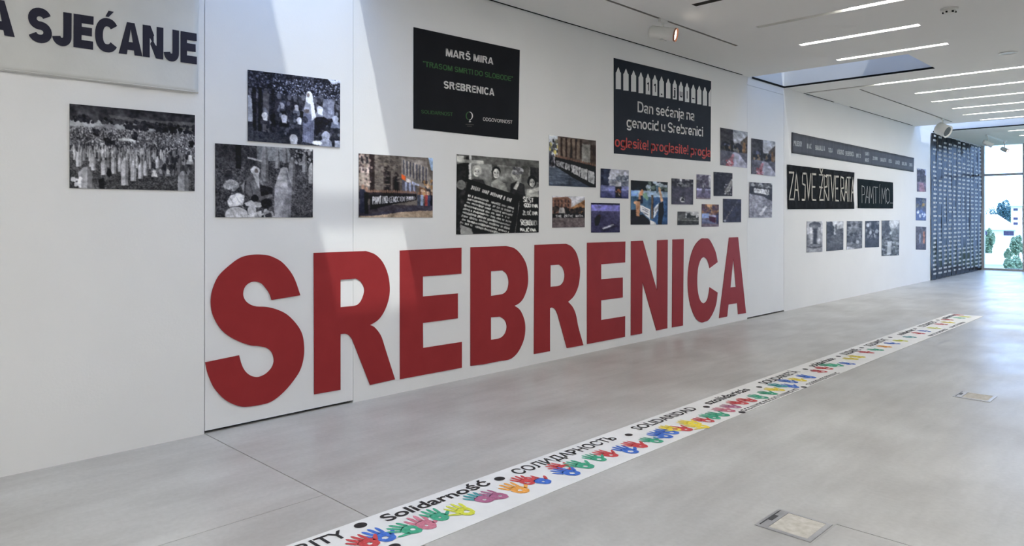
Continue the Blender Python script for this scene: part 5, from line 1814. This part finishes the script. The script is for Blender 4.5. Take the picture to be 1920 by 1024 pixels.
# ------------------------------------------------------------------ floor boxes
for (x0, x1, y0_, y1_, lab) in ((3.63, 3.92, 3.56, 3.845, 'near square steel floor socket box with beige inlay'), (3.64, 3.925, 7.37, 7.655, 'distant square steel floor socket box in the glossy floor')):
    r = empty('floor_box', (x0, y0_, 0))
    tag(r, lab, 'floor box', 'floor socket boxes')
    t = 0.026
    MB().box(x0, x0 + .013, y0_, y1_, .0005, .004).box(x1 - t, x1, y0_, y1_, .0005, .004).box(x0 + .013, x1 - t, y0_, y0_ + t, .0005, .004).box(x0 + .013, x1 - t, y1_ - .016, y1_, .0005, .004).build('frame', 'steel', r)
    MB().box(x0 + .020, x0 + .062, y0_ + t, y1_ - .016, .0005, .0035).build('cable_flap', 'steel', r)
    MB().box(x0 + .013, x0 + .020, y0_ + .03, y1_ - .03, .0005, .0042).box(x0 + .02, x0 + .042, (y0_ + y1_) / 2 - .03, (y0_ + y1_) / 2 + .05, .0037, .0046).build('slot', 'steel_dark', r)
    MB().box(x0 + .064, x1 - t - .001, y0_ + t + .001, y1_ - .017, .0005, .0033).build('inlay', 'inlay_stone', r)

# ------------------------------------------------------------------ ceiling lights, tracks, spots
ORD = ['added unseen recessed light line at the rear end of the hall', 'added unseen recessed light line second from the rear end', 'added unseen recessed light line just behind the camera', 'added unseen recessed light line above the camera', 'added unseen recessed light line beyond the near roof well', 'added unseen recessed light line before the unlit slot'] + ['unlit recessed light slot nearest the camera', 'half-visible recessed light line, second from the camera', 'short lit recessed light line before the smoke detector', 'short lit recessed light line next to the roof well', 'long lit recessed light line just behind the roof well', 'second lit light line behind the roof well', 'third lit light line behind the roof well', 'fourth lit light line behind the roof well', 'fifth lit light line behind the roof well', 'last lit light line before the far roof slot', 'lit light line just beyond the far roof slot', 'farthest lit light line near the glass end']
for (y, s, l, e), lab in zip(LEDS, ORD):
    r = empty('ceiling_light', (s, y, CEIL))
    tag(r, lab, 'ceiling light', 'recessed ceiling light lines')
    dep = 0.05
    hs = channel((s, e, y - SW / 2, y + SW / 2), dep, 'housing', 'lamp_white' if l < e else 'slot_grey', r)
    if l < e:
        MB().box(l, e - .01, y - SW / 2 + .008, y + SW / 2 - .008, CEIL + .012, CEIL + .03).build('diffuser', 'led_light', hs)
for h, lab in zip(TRACKS, ('thin recessed lighting track above the red letters', 'thin recessed lighting track above the far cloth banners')):
    r = empty('light_track', (h[0], h[2], CEIL))
    tag(r, lab, 'lighting track', 'recessed lighting tracks')
    channel(h, 0.04, 'channel', 'track_grey', r)
    MB().box(h[0] + .008, h[1] - .008, h[2] + .02, h[3] - .02, CEIL + .028, CEIL + .038).build('conductor', 'steel_dark', r)


def spotlight(mx, my, mz, drop, d, lab, length=.24, rad=.062, lit=True, rim='copper_rim', off=0.0):
    r = empty('track_spotlight', (mx, my, mz))
    tag(r, lab, 'spotlight', 'white track spotlights')
    MB().box(mx - .018, mx + .018, my - .07, my + .07, mz - .035, mz + .002).build('adapter', 'lamp_white', r)
    MB().tube((mx, my, mz - .03), (mx, my, mz - drop + rad * .6), .013).build('arm', 'lamp_white', r)
    d = Vector(d).normalized()
    c = Vector((mx, my, mz - drop)) + d * off
    a, b = c - d * length * .5, c + d * length * .5
    m = MB().tube(a, b, rad, rad, 28)
    m.tube(a - d * .02, a, rad * .82, rad, 28)
    body = m.build('lamp_body', 'lamp_white', r, False)
    ring = MB()
    ring.tube(b, b + d * .022, rad * 1.02, rad * 1.06, 28, caps=False)
    ring.tube(b + d * .022, b + d * .004, rad * 1.06, rad * .84, 28, caps=False)
    ring.build('rim', rim, body)
    MB().tube(b + d * .001, b + d * .006, rad * .80, rad * .78, 28).build('lens', 'spot_light' if lit else 'steel_dark', body)
    MB().box(c.x - .012, c.x + .012, c.y - .05, c.y + .05, c.z - rad - .012, c.z - rad + .006).build('gear_rib', 'lamp_white', body)


tow = -FW
sx_, sy_ = flat(1238, 38, CEIL)
spotlight(.868, sy_, CEIL, .155, RT * .9 + tow * .42 + Vector((0, 0, -.22)), 'white track spotlight with glowing lens above the navy gravestone banner', .27, .072)
spotlight(.868, 18.35, CEIL, .25, RT * .45 + tow * .75 + Vector((0, 0, -.45)), 'large white track spotlight at the end of the far track', .22, .135, False, 'lamp_white')
tx, ty = flat(1851, 253, CEIL)
tr_ = empty('light_track', (tx, ty, CEIL))
tag(tr_, 'short white surface track near the glass end', 'lighting track')
MB().box(tx - .02, tx + .02, ty - .1, ty + 2.3, CEIL - .03, CEIL - .001).build('channel', 'lamp_white', tr_)
spotlight(tx, ty + .05, CEIL - .03, .20, RT * .8 + tow * .2 + Vector((0, 0, -.45)), 'small white spotlight at the near end of the short surface track', .20, .062, False, 'lamp_white')
spotlight(tx, ty + 2.15, CEIL - .03, .22, tow * .7 + RT * .5 + Vector((0, 0, -.5)), 'small spotlight with lit lens in front of the bright window', .15, .06, True)

dx_, dy_ = flat(1780, 16, CEIL)
sd = empty('smoke_detector', (dx_, dy_, CEIL))
tag(sd, 'small cream smoke detector between two ceiling light lines', 'smoke detector')
MB().tube((dx_, dy_, CEIL - .001), (dx_, dy_, CEIL - .022), .085, .082, 28).tube((dx_, dy_, CEIL - .022), (dx_, dy_, CEIL - .06), .062, .048, 28).build('detector_body', 'lamp_white', sd)
vm = MB()
for i in range(6):
    a = i * math.pi / 3 + .3
    vm.box(dx_ + .056 * math.cos(a) - .009, dx_ + .056 * math.cos(a) + .009, dy_ + .056 * math.sin(a) - .009, dy_ + .056 * math.sin(a) + .009, CEIL - .050, CEIL - .035)
vm.build('sensor_vent', 'dark_gap', sd)
dx_, dy_ = flat(1890, 99, CEIL)
dl = empty('ceiling_downlight', (dx_, dy_, CEIL))
tag(dl, 'round recessed downlight with a pale bluish ring in the ceiling', 'downlight')
m = MB()
m.tube((dx_, dy_, CEIL - .001), (dx_, dy_, CEIL - .012), .11, .105, 32, caps=False)
m.tube((dx_, dy_, CEIL - .012), (dx_, dy_, CEIL - .004), .105, .080, 32, caps=False)
m.build('ring', 'lamp_white', dl)
MB().tube((dx_, dy_, CEIL - .003), (dx_, dy_, CEIL - .004), .081, .081, 32).build('reflector', 'frame_grey', dl)

# ------------------------------------------------------------------ outside the glass end
GZ = -6.0
struct(MB().quad((-120, Y1 + 2, GZ), (60, Y1 + 2, GZ), (60, 260, GZ), (-120, 260, GZ)).build('ground_outside', 'grass_out'))


def tree(label, px, top, base_py, depth, wpx, mat, seed, n=900, group='trees and shrubs outside'):
    c = far(px, top, depth)
    zb = max(GZ, far(px, base_py, depth).z)
    rad = wpx * depth / FPX / 2
    rn = random.Random(seed)
    h = c.z - zb
    r = empty('garden_tree', (c.x, c.y, GZ))
    tag(r, label, 'tree', group)
    MB().tube((c.x, c.y, GZ), (c.x, c.y, zb + h * .6), rad * .10, rad * .05, 10).build('trunk', 'bark', r)
    clumps = [(0, 0, .78, .34)] + [(rn.uniform(-.62, .62), rn.uniform(-.5, .5), rn.uniform(.2, .72), rn.uniform(.24, .40)) for _ in range(9)]
    m = MB()
    lf = max(.10, rad * .075)
    for i in range(n):
        cx_, cy_, cz_, cr = clumps[i % len(clumps)]
        a, t = rn.uniform(0, 6.283), rn.uniform(-1, 1)
        k = rn.uniform(.2, 1) ** .4
        s_ = math.sqrt(1 - t * t)
        p = Vector((c.x + rad * (cx_ + cr * k * s_ * math.cos(a)), c.y + rad * (cy_ + cr * k * s_ * math.sin(a)), zb + h * min(1.0, max(0.0, cz_ + cr * .7 * k * t))))
        u = Vector((rn.uniform(-1, 1), rn.uniform(-1, 1), rn.uniform(-1, 1))).normalized() * lf * rn.uniform(.6, 1.3)
        w_ = u.orthogonal().normalized() * lf * .6
        m.quad(tuple(p - u), tuple(p + w_), tuple(p + u), tuple(p - w_))
    m.build('foliage', mat, r)


tree('tall tree with blue haze in its leaf colour behind the pale house outside', 1886, 375, 432, 150, 46, 'leaf_hazed', 3, 2600)
tree('lower tree with blue haze in its leaf colour left of the tall one outside', 1861, 388, 432, 135, 28, 'leaf_hazed', 5, 1500)
tree('pale green tree at the left edge of the window view', 1855, 428, 482, 52, 22, 'leaf_near', 7, 1300)
tree('pale green tree right of the pale house outside', 1910, 441, 480, 56, 28, 'leaf_near', 8, 1300)
tree('dark shrub at the lower right of the window view', 1904, 482, 516, 34, 40, 'leaf_near', 9, 1600)
tree('small bush in front of the pale house wall outside', 1890, 466, 488, 62, 16, 'leaf_near', 11, 700)


def house(label, px, depth, w, dpt, z0, z1, zr, name='garden_house', rot=0.5, wins=()):
    c = far(px, 440, depth)
    r = empty(name, (c.x, c.y, GZ))
    tag(r, label, 'building', None)
    R_ = Matrix.Rotation(rot, 3, 'Z')

    def W(x, y, z):
        p = R_ @ Vector((x, y, 0))
        return (c.x + p.x, c.y + p.y, z)
    a, b = w / 2, dpt / 2
    m = MB()
    for p, q in (((-a, -b), (a, -b)), ((a, -b), (a, b)), ((a, b), (-a, b)), ((-a, b), (-a, -b))):
        m.quad(W(*p, z0), W(*q, z0), W(*q, z1), W(*p, z1))
    hw_ = m.build('house_wall', 'render_white', r)
    e = .5
    rm = MB()
    ridge = w * .18
    A, B, C_, D = W(-a - e, -b - e, z1), W(a + e, -b - e, z1), W(a + e, b + e, z1), W(-a - e, b + e, z1)
    E_, F_ = W(-ridge, 0, zr), W(ridge, 0, zr)
    rm.quad(A, B, F_, E_)
    rm.quad(C_, D, E_, F_)
    n0 = len(rm.v)
    rm.v += [B, C_, F_, D, A, E_]
    rm.f += [(n0, n0 + 1, n0 + 2), (n0 + 3, n0 + 4, n0 + 5)]
    rm.quad(A, D, C_, B)
    rm.build('roof', 'roof_pale', r)
    for x0, x1, za, zb_ in wins:
        m = MB()
        p = [W(x0, -b - .03, za), W(x1, -b - .03, za), W(x1, -b - .03, zb_), W(x0, -b - .03, zb_)]
        pb = [W(x0, -b + .02, za), W(x1, -b + .02, za), W(x1, -b + .02, zb_), W(x0, -b + .02, zb_)]
        m.quad(*p)
        for i in range(4):
            m.quad(p[i], p[(i + 1) % 4], pb[(i + 1) % 4], pb[i])
        m.build('house_window', 'window_dark', hw_)


house('pale rendered house with hipped roof seen through the glass', 1852, 80, 5.0, 6, GZ, .38, 2.0, rot=.18, wins=((1.45, 2.35, -.25, .22), (-.6, .3, -.25, .22)))
house('low white outbuilding at the bottom of the window view', 1856, 42, 1.3, 2.4, GZ, -1.0, -.45, 'outbuilding', .18, wins=((.1, .4, -1.9, -1.5),))
house('white apartment block at the right edge of the window view', 1930, 120, 5.0, 6, GZ, 3.6, 4.0, 'apartment_block', .18, wins=((-2.2, -1.6, 2.8, 3.2), (-1.0, -.4, 2.8, 3.2), (-2.2, -1.6, 1.3, 1.7), (-1.0, -.4, 1.3, 1.7), (-2.2, -1.6, .5, .9), (-1.0, -.4, .5, .9)))
